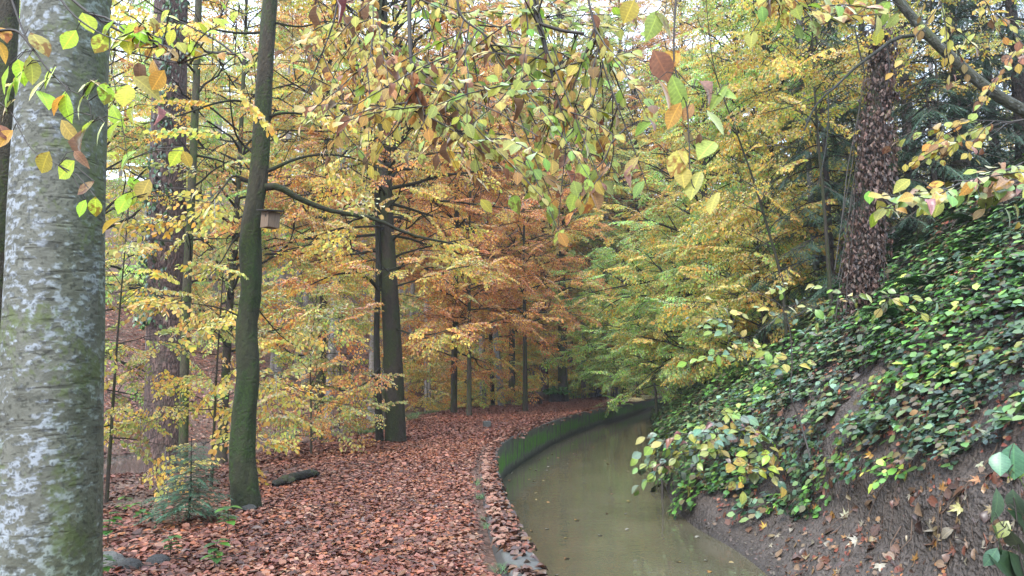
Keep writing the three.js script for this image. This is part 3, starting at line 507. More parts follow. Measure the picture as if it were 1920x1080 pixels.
trunkTree('pale_tree', 'thin pale trunk high behind the orange foliage in the centre', [[1142, 700], [1141, 570], [1138, 400], [1136, 200]], 60, 0.24, { seed: 38, mat: M.pale, limbs: 30, from: 6, reach: 5, pal: ['green', 'gold', 'lime'], dens: 0.6 });
trunkTree('beech_tree', 'grey forked trunk in pale foliage above the canal bend', [[1196, 715], [1198, 560], [1194, 400], [1190, 150]], 58, 0.22, { seed: 39, tint: [1.3, 1.35, 1.3], limbs: 34, from: 5, reach: 5, pal: ['lime', 'green', 'yellow'], dens: 0.7 });
// crowns that fill the middle distance; their trunks show here and there
const fill = (label, px, D, h, o) => { const x = at(px, 700, D).x; return tree('beech_tree', label, 'beech tree', put(x, -D), { h, r: 0.010 * h, mat: M.mossy, tint: [1.3, 1.25, 1.2], limbs: Math.round(h * 1.9), from: 3, reach: h * 0.28, el0: 0.05, el1: 1.0, ...o }); };
fill('yellow-green beech sapling with layered sprays between pale beech and mossy trunk', 218, 10.5, 4.4, { seed: 51, near: true, pal: ['yellow', 'lime', 'olive'], r: 0.03, from: 0.6, reach: 1.4, limbs: 11, dens: 0.7 });
fill('bushy yellow beech sapling just left of the mossy trunk', 408, 11.5, 3.6, { seed: 52, near: true, pal: ['yellow', 'olive', 'gold'], r: 0.03, from: 0.5, reach: 1.3, limbs: 13, dens: 0.8 });
fill('low beech sapling with green and orange leaves right of the mossy trunk', 590, 17, 4.2, { seed: 53, near: true, pal: ['lime', 'orange', 'olive'], r: 0.03, from: 0.3, reach: 2.0, limbs: 15 });
fill('beech sapling with orange tips left of the twin-stemmed beech', 640, 24, 5.5, { seed: 54, pal: ['orange', 'olive', 'lime'], r: 0.04, from: 0.3, reach: 2.2, limbs: 18 });
fill('tall yellow beech whose crown fills the left, behind the massive spruce', 150, 25, 19, { seed: 55, pal: ['lime', 'green', 'olive', 'yellow'], from: 3, dens: 0.85 });
fill('tall yellow beech behind the nest box tree', 425, 27, 20, { seed: 56, pal: ['olive', 'gold', 'lime', 'orange'], from: 4, dens: 0.85 });
fill('tall golden beech seen between nest box tree and twin-stemmed beech', 600, 30, 22, { seed: 57, pal: ['gold', 'orange', 'olive', 'green'], from: 7, dens: 0.8 });
fill('tall orange and gold beech above the twin-stemmed beech', 725, 31, 23, { seed: 58, pal: ['orange', 'gold', 'olive', 'rust'], from: 7, dens: 0.8 });
fill('rust coloured beech between the slim dark trunk and the pale pair', 880, 33, 13, { seed: 59, pal: ['rust', 'orange', 'orange'], from: 3.6, reach: 4 });
fill('orange beech with drooping sprays over the far path', 985, 38, 15, { seed: 60, pal: ['orange', 'rust', 'gold'], from: 4.4, reach: 4.6 });
fill('tall gold-orange beech in the distance over the path', 960, 52, 27, { seed: 61, pal: ['gold', 'orange', 'yellow'], from: 5 });
fill('distant tall beech with orange-yellow crown over the canal', 1120, 72, 34, { seed: 62, pal: ['orange', 'gold', 'yellow'], from: 4 });
fill('green beech drooping over the far bend of the canal', 1290, 50, 13, { seed: 63, pal: ['green', 'lime', 'green'], from: 2.6, reach: 5 });
fill('low gold and orange beech bush left of the dark square stump', 905, 45, 3.6, { seed: 64, pal: ['gold', 'orange', 'lime'], from: 0.2, reach: 3.0, limbs: 18, r: 0.04 });
fill('low yellow beech bush behind the ivy topped stump', 985, 58, 4.5, { seed: 65, pal: ['gold', 'yellow', 'lime'], from: 0.2, reach: 3.6, limbs: 20, r: 0.05 });
fill('yellow beech bush at the far end of the path', 1150, 78, 5.5, { seed: 66, pal: ['yellow', 'gold', 'orange'], from: 0.2, reach: 4.2, limbs: 20, r: 0.05 });
fill('orange beech bush behind the slim dark trunk', 800, 41, 3.8, { seed: 67, pal: ['orange', 'gold', 'olive'], from: 0.2, reach: 2.8, limbs: 16, r: 0.04 });
fill('golden beech sapling beyond the reddish stump', 1075, 66, 6.5, { seed: 68, pal: ['gold', 'olive', 'yellow'], from: 0.2, reach: 4, limbs: 22, r: 0.05 });
fill('very tall hazy orange beech standing in the sky gap over the canal', 1175, 62, 40, { seed: 69, pal: ['orange', 'gold', 'rust'], from: 14, limbs: 80, reach: 7, dens: 1.1 });
fill('very tall hazy yellow beech at the right side of the sky gap', 1300, 66, 42, { seed: 70, pal: ['gold', 'orange', 'olive'], from: 10, limbs: 95, reach: 7, dens: 1.2 });
fill('tall golden beech behind the hanging twigs, just left of the sky gap', 1055, 55, 40, { seed: 171, pal: ['gold', 'lime', 'green', 'lime'], from: 12, limbs: 90, reach: 7, dens: 1.2 });
fill('tall yellow-orange beech behind the middle of the hanging leaves', 880, 58, 38, { seed: 172, pal: ['gold', 'orange', 'yellow'], from: 12, limbs: 80, reach: 7, dens: 1.1 });
fill('bushy bright green tree beside the dark trunk at the canal bend', 1150, 60, 8, { seed: 173, pal: ['green', 'lime', 'green'], from: 1.6, limbs: 40, reach: 4.5, dens: 1 });
fill('lime green beech closing the view straight above the canal bend', 1130, 78, 30, { seed: 178, pal: ['lime', 'yellow', 'green'], from: 2, limbs: 70, reach: 7, dens: 1 });
// right slope
const fillR = (label, px, py, D, h, o) => { const b = at(px, py, D); return tree('beech_tree', label, 'beech tree', put(b.x, -D), { h, r: 0.016 * h, tint: [0.9, 0.9, 0.85], limbs: Math.round(h * 2.1), from: 0.8, reach: h * 0.3, el0: 0.1, ...o }); };
fillR('green hazel-like tree at the foot of the right slope by the canal', 1300, 680, 32, 8, { seed: 71, pal: ['green', 'lime'], from: 0.6, reach: 3.6, limbs: 40 });
fillR('fresh green tree leaning its branches over the canal just before the bend', 1228, 745, 41, 10, { seed: 179, pal: ['green', 'lime', 'green'], from: 2.4, reach: 5.2, limbs: 44, dens: 1.1, r: 0.1, lean: [-1.6, 0], droop: 0.22 });
fillR('light green sapling low on the slope above the canal edge', 1370, 660, 24, 5.5, { seed: 174, pal: ['lime', 'green', 'yellow'], from: 0.4, reach: 2.6, limbs: 28 });
fillR('yellow-green beech sapling on the slope under the leaning dark sapling', 1430, 620, 20, 4.5, { seed: 175, pal: ['lime', 'yellow', 'gold'], from: 0.4, reach: 2.2, limbs: 24 });
fillR('slender beech with sparse yellow leaves before dark spruces left of the dead ivy column', 1560, 590, 15.5, 9, { seed: 176, near: true, pal: ['yellow', 'gold', 'lime'], from: 4.2, reach: 2.2, limbs: 30, dens: 0.75, r: 0.05 });
fillR('slender beech with sparse yellow leaves high between the spruces at right', 1780, 440, 17, 8.5, { seed: 177, near: true, pal: ['yellow', 'lime', 'gold'], from: 3.6, reach: 2.2, limbs: 24, dens: 0.6, r: 0.05 });
fillR('golden beech with layered sprays on the right slope', 1335, 640, 30, 14, { seed: 72, pal: ['gold', 'yellow', 'lime', 'green'], reach: 4.6, limbs: 52 });
fillR('tall yellow beech behind the layered golden one, right of the sky gap', 1400, 600, 40, 22, { seed: 73, pal: ['yellow', 'gold', 'lime', 'green', 'orange'], limbs: 70 });
fillR('yellow beech close to the grey pole-like trunk', 1455, 590, 25, 13, { seed: 74, pal: ['yellow', 'green', 'lime'], reach: 3.6, limbs: 50 });
fillR('orange-gold beech far up the valley over the canal', 1290, 640, 58, 26, { seed: 75, pal: ['orange', 'gold', 'yellow'], limbs: 80 });
fillR('yellow-orange beech high on the slope left of the spruces', 1540, 500, 40, 18, { seed: 76, pal: ['gold', 'yellow'], limbs: 55 });
trunkTree('grey_tree', 'straight grey pole-like trunk left of the dead ivy column', [[1535, 560], [1524, 420], [1512, 250], [1500, 60], [1490, -120]], 22, 0.12, { seed: 81, mat: M.pale, tint: [0.55, 0.58, 0.55], limbs: 26, from: 3.2, reach: 2.4, pal: ['yellow', 'gold'], dens: 0.5 });
trunkTree('thin_sapling', 'thin leaning dark sapling on the slope under the golden sprays', [[1472, 585], [1466, 530], [1440, 430], [1410, 330], [1378, 240], [1340, 130], [1320, -40]], 17, 0.05, { seed: 82, tip: 0.15, tint: [0.8, 0.8, 0.75], limbs: 14, from: 1.6, reach: 1.9, near: true, pal: ['yellow', 'gold'], dens: 0.35 });
const spruceAt = (label, px, py, D, o) => { const b = at(px, py, D); return spruceTree(label, put(b.x, -D), o, 'spruces on the right slope'); };
spruceAt('dark spruce left of the dead ivy column, branches to the ground', 1560, 560, 19, { seed: 91, h: 9, r: 0.12, limbs: 70, from: 0.3, reach: 2.3 });
spruceAt('tall spruce directly right of the dead ivy column', 1715, 420, 19, { seed: 92, h: 16, r: 0.19, limbs: 100, from: 1.2, reach: 2.7, dens: 0.8 });
spruceAt('tall blue-green spruce with pale trunk under the leaning branch', 1810, 380, 21, { seed: 93, h: 18, r: 0.22, limbs: 100, from: 1.0, reach: 2.9, tint: [1.3, 1.4, 1.5] });
spruceAt('tall spruce cut by the right border', 1925, 330, 20, { seed: 94, h: 16, r: 0.2, limbs: 100, from: 0.5, reach: 3 });
spruceAt('spruce high up the slope between two taller ones', 1870, 330, 30, { seed: 95, h: 17, r: 0.2, limbs: 90, from: 0.5, reach: 3.2 });
spruceAt('slim spruce behind the dead ivy column', 1640, 430, 27, { seed: 96, h: 18, r: 0.2, limbs: 100, from: 0.5, reach: 3 });
spruceAt('distant spruce just right of the grey pole-like trunk', 1580, 470, 34, { seed: 97, h: 17, r: 0.2, limbs: 90, from: 0.6, reach: 3.2 });
spruceAt('low dark spruce under the sprig of pale leaves', 1760, 470, 16.5, { seed: 98, h: 4.2, r: 0.09, limbs: 40, from: 0.4, reach: 1.7 });
// trunk hung with dead ivy
{
  const D = 14, b = at(1606, 590, D), base = put(b.x, -D), r = rng(401);
  const ax = rel([[1606, 640], [1612, 540], [1622, 430], [1636, 280], [1646, 150], [1652, 20], [1656, -120]], D, base), g = tree('ivy_column_trunk', 'trunk wrapped in a hanging column of dead brown ivy leaves', 'tree', base, { seed: 41, h: 9, path: ax, r: 0.17, tip: 0.55, tint: [0.6, 0.55, 0.55] });
  const cu = new THREE.CatmullRomCurve3(ax), cl = [0, 1, 2].map((k) => { const rr = rng(410 + k), mb = new MB(); for (let i = 0; i < 34; i++) leafInto(mb, frame(V((rr() - 0.5) * 0.34, -0.45 * rr(), (rr() - 0.5) * 0.34), V((rr() - 0.5) * 0.7, -1, (rr() - 0.5) * 0.7), V(rr() - 0.5, 0.2, rr() - 0.5)), 0.07 + 0.05 * rr(), vary(rr, pick(rr, PAL.brown), 0.4), { lod: 1, fold: 0.5, curl: 0.5 * rr(), wide: 0.7 }); return mb.geo(); });
  const lists = [[], [], []];
  for (let i = 0; i < 300; i++) { const t = 0.06 + 0.76 * r() ** 1.15, q = cu.getPoint(t), w = pl([[0, 0.45], [0.2, 0.38], [0.35, 0.34], [0.5, 0.3], [0.62, 0.19], [0.75, 0.22], [0.85, 0.1]], t) * (0.4 + 0.85 * fbm(t * 16, 1, 2, 0, 0, 44)), a = r() * 6.283; q.x += Math.cos(a) * w * (0.5 + 0.5 * r()); q.z += Math.sin(a) * w * (0.5 + 0.5 * r()); if (fbm(t * 11, a * 0.8, 2, 0, 0, 45) > 0.6) continue; lists[i % 3].push([new THREE.Matrix4().compose(q, new THREE.Quaternion().setFromEuler(new THREE.Euler((r() - 0.5) * 0.4, r() * 6, (r() - 0.5) * 0.4)), V(1, 1, 1).multiplyScalar(0.75 + 0.5 * r())), tint(r, 0.35)]); }
  lists.forEach((l, i) => inst('dead_ivy', cl[i], M.litter, l, g, 'stuff'));
  const vs = new MB(); for (let i = 0; i < 14; i++) { const a = r() * 6.28, w = 0.25 + r() * 0.3, s = r() * 0.4; tube(vs, [0, 0.25, 0.5, 0.75, 1].map((u) => { const q = cu.getPoint(clamp(s + u * 0.5, 0, 0.99)); return q.add(V(Math.cos(a + u) * w * (1 - u * 0.5) + (r() - 0.5) * 0.1, 0, Math.sin(a + u) * w * (1 - u * 0.5))); }), [0.012, 0.006], 4); }
  part('dry_vines', vs.geo(), M.twig, g).userData.kind = 'stuff';
}
// old trunks on the slope
for (const [px, py, py2, D, r, label] of [[1742, 495, 400, 15.5, 0.2, 'dark broken trunk on the slope under the sprig of pale leaves'], [1816, 458, 395, 16.5, 0.24, 'short mossy stump leaning out of the ferny slope at right']]) {
  const b = at(px, py, D), base = put(b.x, -D), top = at(px - 8, py2, D).sub(base);
  tree('tree_stump', label, 'stump', base, { seed: px, h: Math.max(1.2, top.y), path: [V(0, -0.4, 0), V(0, 0.3, 0), V(top.x * 0.3, top.y * 0.6, 0), V(top.x * 0.3, Math.max(1.1, top.y), 0)], r, tip: 0.75, tint: [0.7, 0.65, 0.5], segs: 14 });
}
// the wood beyond
{
  const woods = new THREE.Group(); woods.name = 'distant_woods'; woods.position.set(0, 0, -90); scene.add(woods); tag(woods, 'far autumn woods of orange, yellow and green crowns closing the view', 'woods', null, 'stuff');
  const r = rng(900), lists = new Map(), trunks = new MB();
  for (let i = 0; i < 230; i++) {
    const D = 48 + r() * 95, x = (r() * 1.75 - 0.85) * D; const d = x - cx(D);
    if (d > -4 && d < 9) continue;
    const hgt = 20 + r() * 16, y = groundH(x, -D), px = 960 + F * x / D;
    if (px > 1120 && px < 1330 && D > 90 && y + hgt > EYE + (713 + 20) / F * D) continue;
    const pal = px < 500 ? ['yellow', 'lime', 'olive'] : px < 900 ? ['gold', 'orange', 'olive', 'lime'] : px < 1150 ? ['orange', 'gold', 'rust'] : ['gold', 'yellow', 'olive', 'lime'], pk = pick(r, pal);
    tube(trunks, [V(x, y - 0.4, -D + 90), V(x + r() - 0.5, y + hgt * 0.5, -D + 90), V(x + r() - 0.5, y + hgt, -D + 90)], [0.3, 0.2, 0.06], 6, { tw: 1, th: 1, col: () => [0.9, 0.85, 0.85] });
    const n = 55 + Math.floor(r() * 30);
    for (let k = 0; k < n; k++) {
      const t = 0.1 + 0.9 * r(), w = hgt * 0.24 * Math.sin(Math.PI * Math.min(1, 0.25 + t * 0.75)) + 0.4, a = r() * 6.283, q = w * Math.sqrt(r()), geo = pick(r, SPR[(r() < 0.75 ? pk : pick(r, pal)) + '_far']);
      if (!lists.has(geo)) lists.set(geo, []);
      lists.get(geo).push([sc(frame(V(x + Math.cos(a) * q, y + hgt * t, -D + 90 + Math.sin(a) * q), V(Math.cos(a), -0.2 + (r() - 0.5) * 0.5, Math.sin(a)), V((r() - 0.5) * 0.7, 1, (r() - 0.5) * 0.7)), 1.5 + 1.3 * r()), tint(r, 0.25)]);
    }
  }
  for (let i = 0; i < 90; i++) {                                      // bushes under the far trees
    const D = 55 + r() * 50, px = 780 + 700 * r(), x = (px - 960) / F * D, d = (x - cx(D)) * cosT(D); if (d > -pw(D) - 1.5 && d < 6.5) continue;
    const y = groundH(x, -D), hgt = 2.5 + 3.5 * r(), pk = pick(r, px < 1000 ? ['gold', 'orange', 'yellow', 'lime'] : ['yellow', 'gold', 'lime', 'green', 'green']);
    for (let k = 0; k < 36; k++) { const a = r() * 6.283, q = hgt * 0.8 * Math.sqrt(r()), geo = pick(r, SPR[pk + '_far']); if (!lists.has(geo)) lists.set(geo, []); lists.get(geo).push([sc(frame(V(x + Math.cos(a) * q, y + hgt * (0.1 + 0.9 * r() * (1 - 0.4 * q / hgt)), -D + 90 + Math.sin(a) * q), V(Math.cos(a), (r() - 0.5) * 0.8, Math.sin(a)), V((r() - 0.5), 1, (r() - 0.5) + 0.4)), 1.3 + 0.9 * r()), tint(r, 0.25)]); }
  }
  part('trunks', trunks.geo(), M.pale, woods).userData.kind = 'stuff';
  for (const [geo, l] of lists) inst('crowns', geo, M.leaf, l, woods, 'stuff');
}

// ------------------------------------------------------------------ fallen leaves
function litterPatch(seed, pal, n, R, L, o = {}) {
  const r = rng(seed), mb = new MB();
  for (let i = 0; i < n; i++) {
    const a = r() * 6.283, q = R * Math.sqrt(r()), p = V(Math.cos(a) * q, 0.004 + r() * (o.pile ?? 0.03), Math.sin(a) * q), y = r() * 6.283;
    leafInto(mb, frame(p, V(Math.cos(y), (r() - 0.5) * 0.5, Math.sin(y)), V((r() - 0.5) * 0.9, 1, (r() - 0.5) * 0.9)), L * (0.45 + 0.95 * r() * r()), vary(r, pick(r, pal), 0.4), { lod: o.lod ?? 1, fold: (r() - 0.4) * 0.9, curl: (r() - 0.35) * 0.9, wide: 0.75 + 0.6 * r() });
  }
  return mb.geo();
}
const qY = (n, r) => new THREE.Quaternion().setFromUnitVectors(V(0, 1, 0), n).multiply(new THREE.Quaternion().setFromAxisAngle(V(0, 1, 0), r() * 6.283));
{
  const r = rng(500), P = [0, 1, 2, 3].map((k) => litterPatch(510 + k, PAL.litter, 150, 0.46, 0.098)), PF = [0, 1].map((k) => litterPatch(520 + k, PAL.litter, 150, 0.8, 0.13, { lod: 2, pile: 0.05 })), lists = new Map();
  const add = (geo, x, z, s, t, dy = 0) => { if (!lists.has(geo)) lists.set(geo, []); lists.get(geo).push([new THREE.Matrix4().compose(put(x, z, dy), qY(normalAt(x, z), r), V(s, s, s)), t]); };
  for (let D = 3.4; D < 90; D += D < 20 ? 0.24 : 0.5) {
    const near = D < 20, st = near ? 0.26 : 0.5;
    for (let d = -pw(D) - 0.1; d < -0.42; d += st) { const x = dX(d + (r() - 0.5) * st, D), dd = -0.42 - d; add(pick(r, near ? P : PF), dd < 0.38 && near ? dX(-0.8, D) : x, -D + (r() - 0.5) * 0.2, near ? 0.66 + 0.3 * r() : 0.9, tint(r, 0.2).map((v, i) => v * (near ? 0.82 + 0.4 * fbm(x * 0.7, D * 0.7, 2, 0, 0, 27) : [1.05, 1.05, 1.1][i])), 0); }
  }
  // left of the path: thinner, darker
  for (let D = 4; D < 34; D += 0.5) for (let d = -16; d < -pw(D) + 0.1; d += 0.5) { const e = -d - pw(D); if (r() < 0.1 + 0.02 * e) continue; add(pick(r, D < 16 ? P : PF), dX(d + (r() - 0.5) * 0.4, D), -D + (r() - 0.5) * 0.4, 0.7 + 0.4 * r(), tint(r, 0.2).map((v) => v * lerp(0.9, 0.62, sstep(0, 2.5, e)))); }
  for (let D = 20; D < 75; D += 1.1) for (let e = 7; e < 34; e += 1.2) { const d = -pw(D) - e + (r() - 0.5); if (D < 60 && e > 6.4 && e < 13.2 && groundH(dX(d, D), -D) < -1.5) continue; add(pick(r, PF), dX(d, D), -D + (r() - 0.5), 1.3 + 0.5 * r(), tint(r, 0.2).map((v, i) => v * [1.2, 1.35, 1.6][i])); }  // hillside litter beyond the hollow, haze painted in by a paler, bluer tint
  const lt = new THREE.Group(); lt.name = 'leaf_litter'; scene.add(lt); tag(lt, 'russet brown fallen leaves thickly covering path and forest floor', 'fallen leaves', null, 'stuff');
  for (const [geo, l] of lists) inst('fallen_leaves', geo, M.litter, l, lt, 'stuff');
}
const LM = {}; const lmat = (c, k = 0, glossy = false, wet = 0.8) => { const key = c.join() + k + glossy + wet; return LM[key] ??= glossy ? std({ color: new THREE.Color().setRGB(...c.map((v) => v * wet)), map: LT[k], roughness: 0.38, side: THREE.DoubleSide }) : new THREE.MeshPhysicalMaterial({ color: new THREE.Color().setRGB(...c.map((v) => Math.min(1, v * 1.5))), map: LT[k], roughness: 1, transmission: 0.5, thickness: 0, side: THREE.DoubleSide }); };  // wet scales colour down: damp leaf plus canopy shade put into the albedo
const leafGeo = [0, 1, 2, 3, 4, 5].map((k) => { const r = rng(600 + k), mb = new MB(); leafInto(mb, new THREE.Matrix4(), 1, [1, 1, 1], { lod: 0, fold: 0.08 + 0.35 * r(), curl: 0.05 + 0.4 * r(), wave: 0.12 * r(), wide: 0.9 + 0.3 * r() }); return mb.geo(); });
const dryGeo = [0, 1, 2, 3].map((k) => { const r = rng(620 + k), mb = new MB(); leafInto(mb, new THREE.Matrix4(), 1, [1, 1, 1], { lod: 0, fold: 0.5 + 0.5 * r(), curl: 0.3 + 0.5 * r(), wave: 0.3, wide: 0.8 }); return mb.geo(); });
function mapleGeo(seed) {                                            // five-lobed leaf, curled at the tips
  const r = rng(seed), mb = new MB(), out = [], lob = [[-2.5, 0.38], [-1.45, 0.62], [-0.72, 0.85], [0, 1], [0.72, 0.85], [1.45, 0.62], [2.5, 0.38]].filter((_, i) => i > 0 && i < 6);
  const a0 = -1.95; out.push([a0, 0.22]);
  lob.forEach(([a, l], i) => { out.push([a - 0.2, l * 0.62], [a - 0.07, l * 0.72], [a, l * (0.95 + 0.1 * r())], [a + 0.07, l * 0.72], [a + 0.2, l * 0.62]); if (i < lob.length - 1) out.push([(a + lob[i + 1][0]) / 2, 0.38]); });
  out.push([1.95, 0.22]); const up = 0.12 + 0.2 * r(), H = (q, a) => up * q * q * (0.6 + 0.8 * Math.sin(a * 3 + seed)) , c = mb.v(0, 0, 0, 0.1, 0.5), e = out.map(([a, q]) => mb.v(Math.cos(a) * q * 0.55, H(q, a) * 0.55, Math.sin(a) * q * 0.55, 0.1 + 0.8 * q * Math.max(0, Math.cos(a)), 0.5 + 0.45 * q * Math.sin(a)));
  for (let i = 0; i < e.length - 1; i++) mb.tri(c, e[i + 1], e[i]);
  tube(mb, [V(0, 0, 0), V(-0.25, 0.02, 0.03), V(-0.45, 0.06, 0)], [0.012, 0.008], 4); return mb.geo();
}
const mapleG = [0, 1, 2, 3].map((k) => mapleGeo(640 + k));
{
  const r = rng(700); let n = 0;                                     // the fallen leaves that show largest, each its own piece of the path
  while (n < 230) { const D = 4.6 + 5.5 * r() ** 1.5, x = dX(-0.52 - 2.8 * r(), D); if (x < -0.73 * D) continue; const o = part('leaf', pick(r, r() < 0.6 ? leafGeo : dryGeo), lmat(pick(r, PAL.litter.slice(0, 9).concat([[0.4, 0.25, 0.2], [0.42, 0.2, 0.06]])), 0, true, 0.5), path); o.position.copy(put(x, -D, 0.03)); o.quaternion.copy(qY(V((r() - 0.5) * 0.8, 1, (r() - 0.5) * 0.8).normalize(), r)); o.scale.setScalar(0.07 + 0.045 * r()); n++; }
  const wall = scene.children.find((o) => o.name === 'canal_wall');  // leaves on the coping
  for (let i = 0; i < 300; i++) { const D = 5.75 + 5.5 * (i / 300) ** 1.3, gap = D > 6.25 && D < 6.75 ? 0.8 : 0; if (r() < gap) continue; const o = part('leaf', pick(r, r() < 0.6 ? leafGeo : dryGeo), lmat(pick(r, PAL.litter.concat([[0.36, 0.15, 0.05]])), 0, true, 0.45), wall); o.position.copy(V(dX(-0.045 - 0.225 * r(), D), 0.012 + 0.02 * r(), -D).sub(wall.position)); o.quaternion.copy(qY(V((r() - 0.5) * 0.6, 1, (r() - 0.5) * 0.6).normalize(), r)); o.scale.setScalar(0.085 + 0.045 * r()); }
  const P = [0, 1].map((k) => litterPatch(530 + k, PAL.litter, 20, 0.13, 0.085, { pile: 0.015 })), l = [[], []];
  for (let D = 6.9; D < 62; D += 0.1 + D * 0.003) { for (let k = 0; k < 3; k++) { const k2 = r() < 0.5 ? 0 : 1; l[k2].push([new THREE.Matrix4().compose(V(dX(-0.165 + (r() - 0.5) * 0.12 - 0.0, D), 0.006, -D).sub(wall.position), qY(V(0, 1, 0), r), V(1, 1, 1)), tint(r).map((v) => v * 0.72)]); } }
  l.forEach((q, i) => inst('fallen_leaves', P[i], M.litter, q, wall, 'stuff'));
}

// ------------------------------------------------------------------ bank: ground cover and litter
const isMud = (x, z, h) => { const D = -z; return D < 14.5 && h < 1.2 - (D - 6) * 0.33 + 0.5 * (fbm(x * 1.1, z * 1.1, 3, 0, 0, 141) - 0.5); };
{
  const ivyPatch = (seed, pal, n, R, L, hgt) => { const r = rng(seed), mb = new MB(); for (let i = 0; i < n; i++) { const a = r() * 6.283, q = R * Math.sqrt(r()), hh = 0.02 + hgt * r() * (1 - 0.5 * q / R), y = r() * 6.283, nn = 2 + Math.floor(r() * 2); for (let k = 0; k < nn; k++) leafInto(mb, frame(V(Math.cos(a) * q, hh, Math.sin(a) * q), V(Math.cos(y + k * 2.4), (r() - 0.5) * 0.5, Math.sin(y + k * 2.4)), V((r() - 0.5) * 0.8, 1, (r() - 0.5) * 0.8)), L * (0.45 + 0.85 * r()), vary(r, pick(r, pal), 0.4), { lod: 1, fold: 0.15, curl: 0.25 * r(), wide: 0.8 + 0.5 * r() }); } return mb.geo(); };
  const G = [ivyPatch(801, PAL.ivy.concat([[0.08, 0.15, 0.12], [0.06, 0.12, 0.1]]), 34, 0.34, 0.09, 0.24), ivyPatch(802, PAL.ivy.concat([[0.10, 0.15, 0.05], [0.13, 0.09, 0.04], [0.11, 0.17, 0.12], [0.14, 0.19, 0.12]]), 24, 0.36, 0.125, 0.3), ivyPatch(803, PAL.herb.concat(PAL.ivy), 34, 0.34, 0.1, 0.34), ivyPatch(804, PAL.herb.concat([[0.22, 0.26, 0.05], [0.3, 0.27, 0.06]]), 16, 0.36, 0.13, 0.36)], LP = [litterPatch(805, PAL.mixed, 10, 0.4, 0.13), litterPatch(806, PAL.mixed, 16, 0.35, 0.11)];
  const r = rng(810), li = [[], [], [], []], ll = [[], []];
  for (let D = 4; D < 75; ) {
    const st = 0.14 + 0.013 * D, tmax = Math.min(30, 5 + D * 0.5);
    for (let t = 0.05; t < tmax; t += st * (t > 9 ? 1.8 : 1)) {
      const x = bxr(D) + t + (r() - 0.5) * st, z = -D + (r() - 0.5) * st, h = groundH(x, z); if (h < WL + 0.05) continue;
      const s = 0.7 + 0.02 * D, nrm = normalAt(x, z).lerp(V(0, 1, 0), 0.35).normalize(), cover = fbm(x * 0.6, z * 0.6, 3, 0, 0, 143), mud = isMud(x, z, h), low = t < 0.5 && D > 14;
      if (!mud && r() < (t < 8 ? clamp(0.22 + (cover - 0.3) * 2.4) : 0.25)) { const k = fbm(x * 0.9, z * 0.9, 2, 0, 0, 144) > 0.52 ? (r() < 0.75 ? 2 : 3) : r() < 0.07 ? 3 : r() < 0.5 ? 0 : 1; li[k].push([new THREE.Matrix4().compose(V(x, h - 0.03, z), qY(nrm, r), V(1, 1, 1).multiplyScalar(s * (0.8 + 0.5 * r()))), tint(r, 0.4)]); }
      if (r() < (mud ? (h < -0.25 ? 0.55 : 0.13) : t > 6 ? 0.85 : 0.6) && !low && t > 0.12) ll[r() < 0.5 ? 0 : 1].push([new THREE.Matrix4().compose(V(x, h + (mud ? 0 : 0.05), z), qY(normalAt(x, z), r), V(1, 1, 1).multiplyScalar(s * (mud ? 0.8 : 1))), tint(r, 0.25)]);
    }
    D += st;
  }
  const cov = new THREE.Group(); cov.name = 'ground_cover'; scene.add(cov); tag(cov, 'glossy dark green ivy and periwinkle carpet on the right slope', 'ground cover', null, 'stuff');
  li.forEach((l, i) => inst('ivy_leaves', G[i], M.gloss, l, cov, 'stuff'));
  const lit = new THREE.Group(); lit.name = 'slope_litter'; scene.add(lit); tag(lit, 'mixed brown and yellow fallen leaves scattered over the right slope', 'fallen leaves', null, 'stuff');
  ll.forEach((l, i) => inst('fallen_leaves', LP[i], M.litter, l, lit, 'stuff'));
}


// ------------------------------------------------------------------ leafy branches close by: every leaf a piece of its own
const LC = { y: [0.44, 0.37, 0.08], yg: [0.33, 0.37, 0.07], g: [0.22, 0.33, 0.06], o: [0.40, 0.24, 0.06], gold: [0.46, 0.30, 0.05], b: [0.17, 0.075, 0.045], p: [0.36, 0.20, 0.15], lm: [0.40, 0.54, 0.045], rb: [0.21, 0.105, 0.045], bl: [0.14, 0.24, 0.16], dg: [0.035, 0.10, 0.035] };
function project(p) { const c = Math.cos(PITCH), s = Math.sin(PITCH), y = p.y - EYE, d = y * s - p.z * c, u = y * c + p.z * s; return [960 + F * p.x / d, 540 - F * u / d]; }
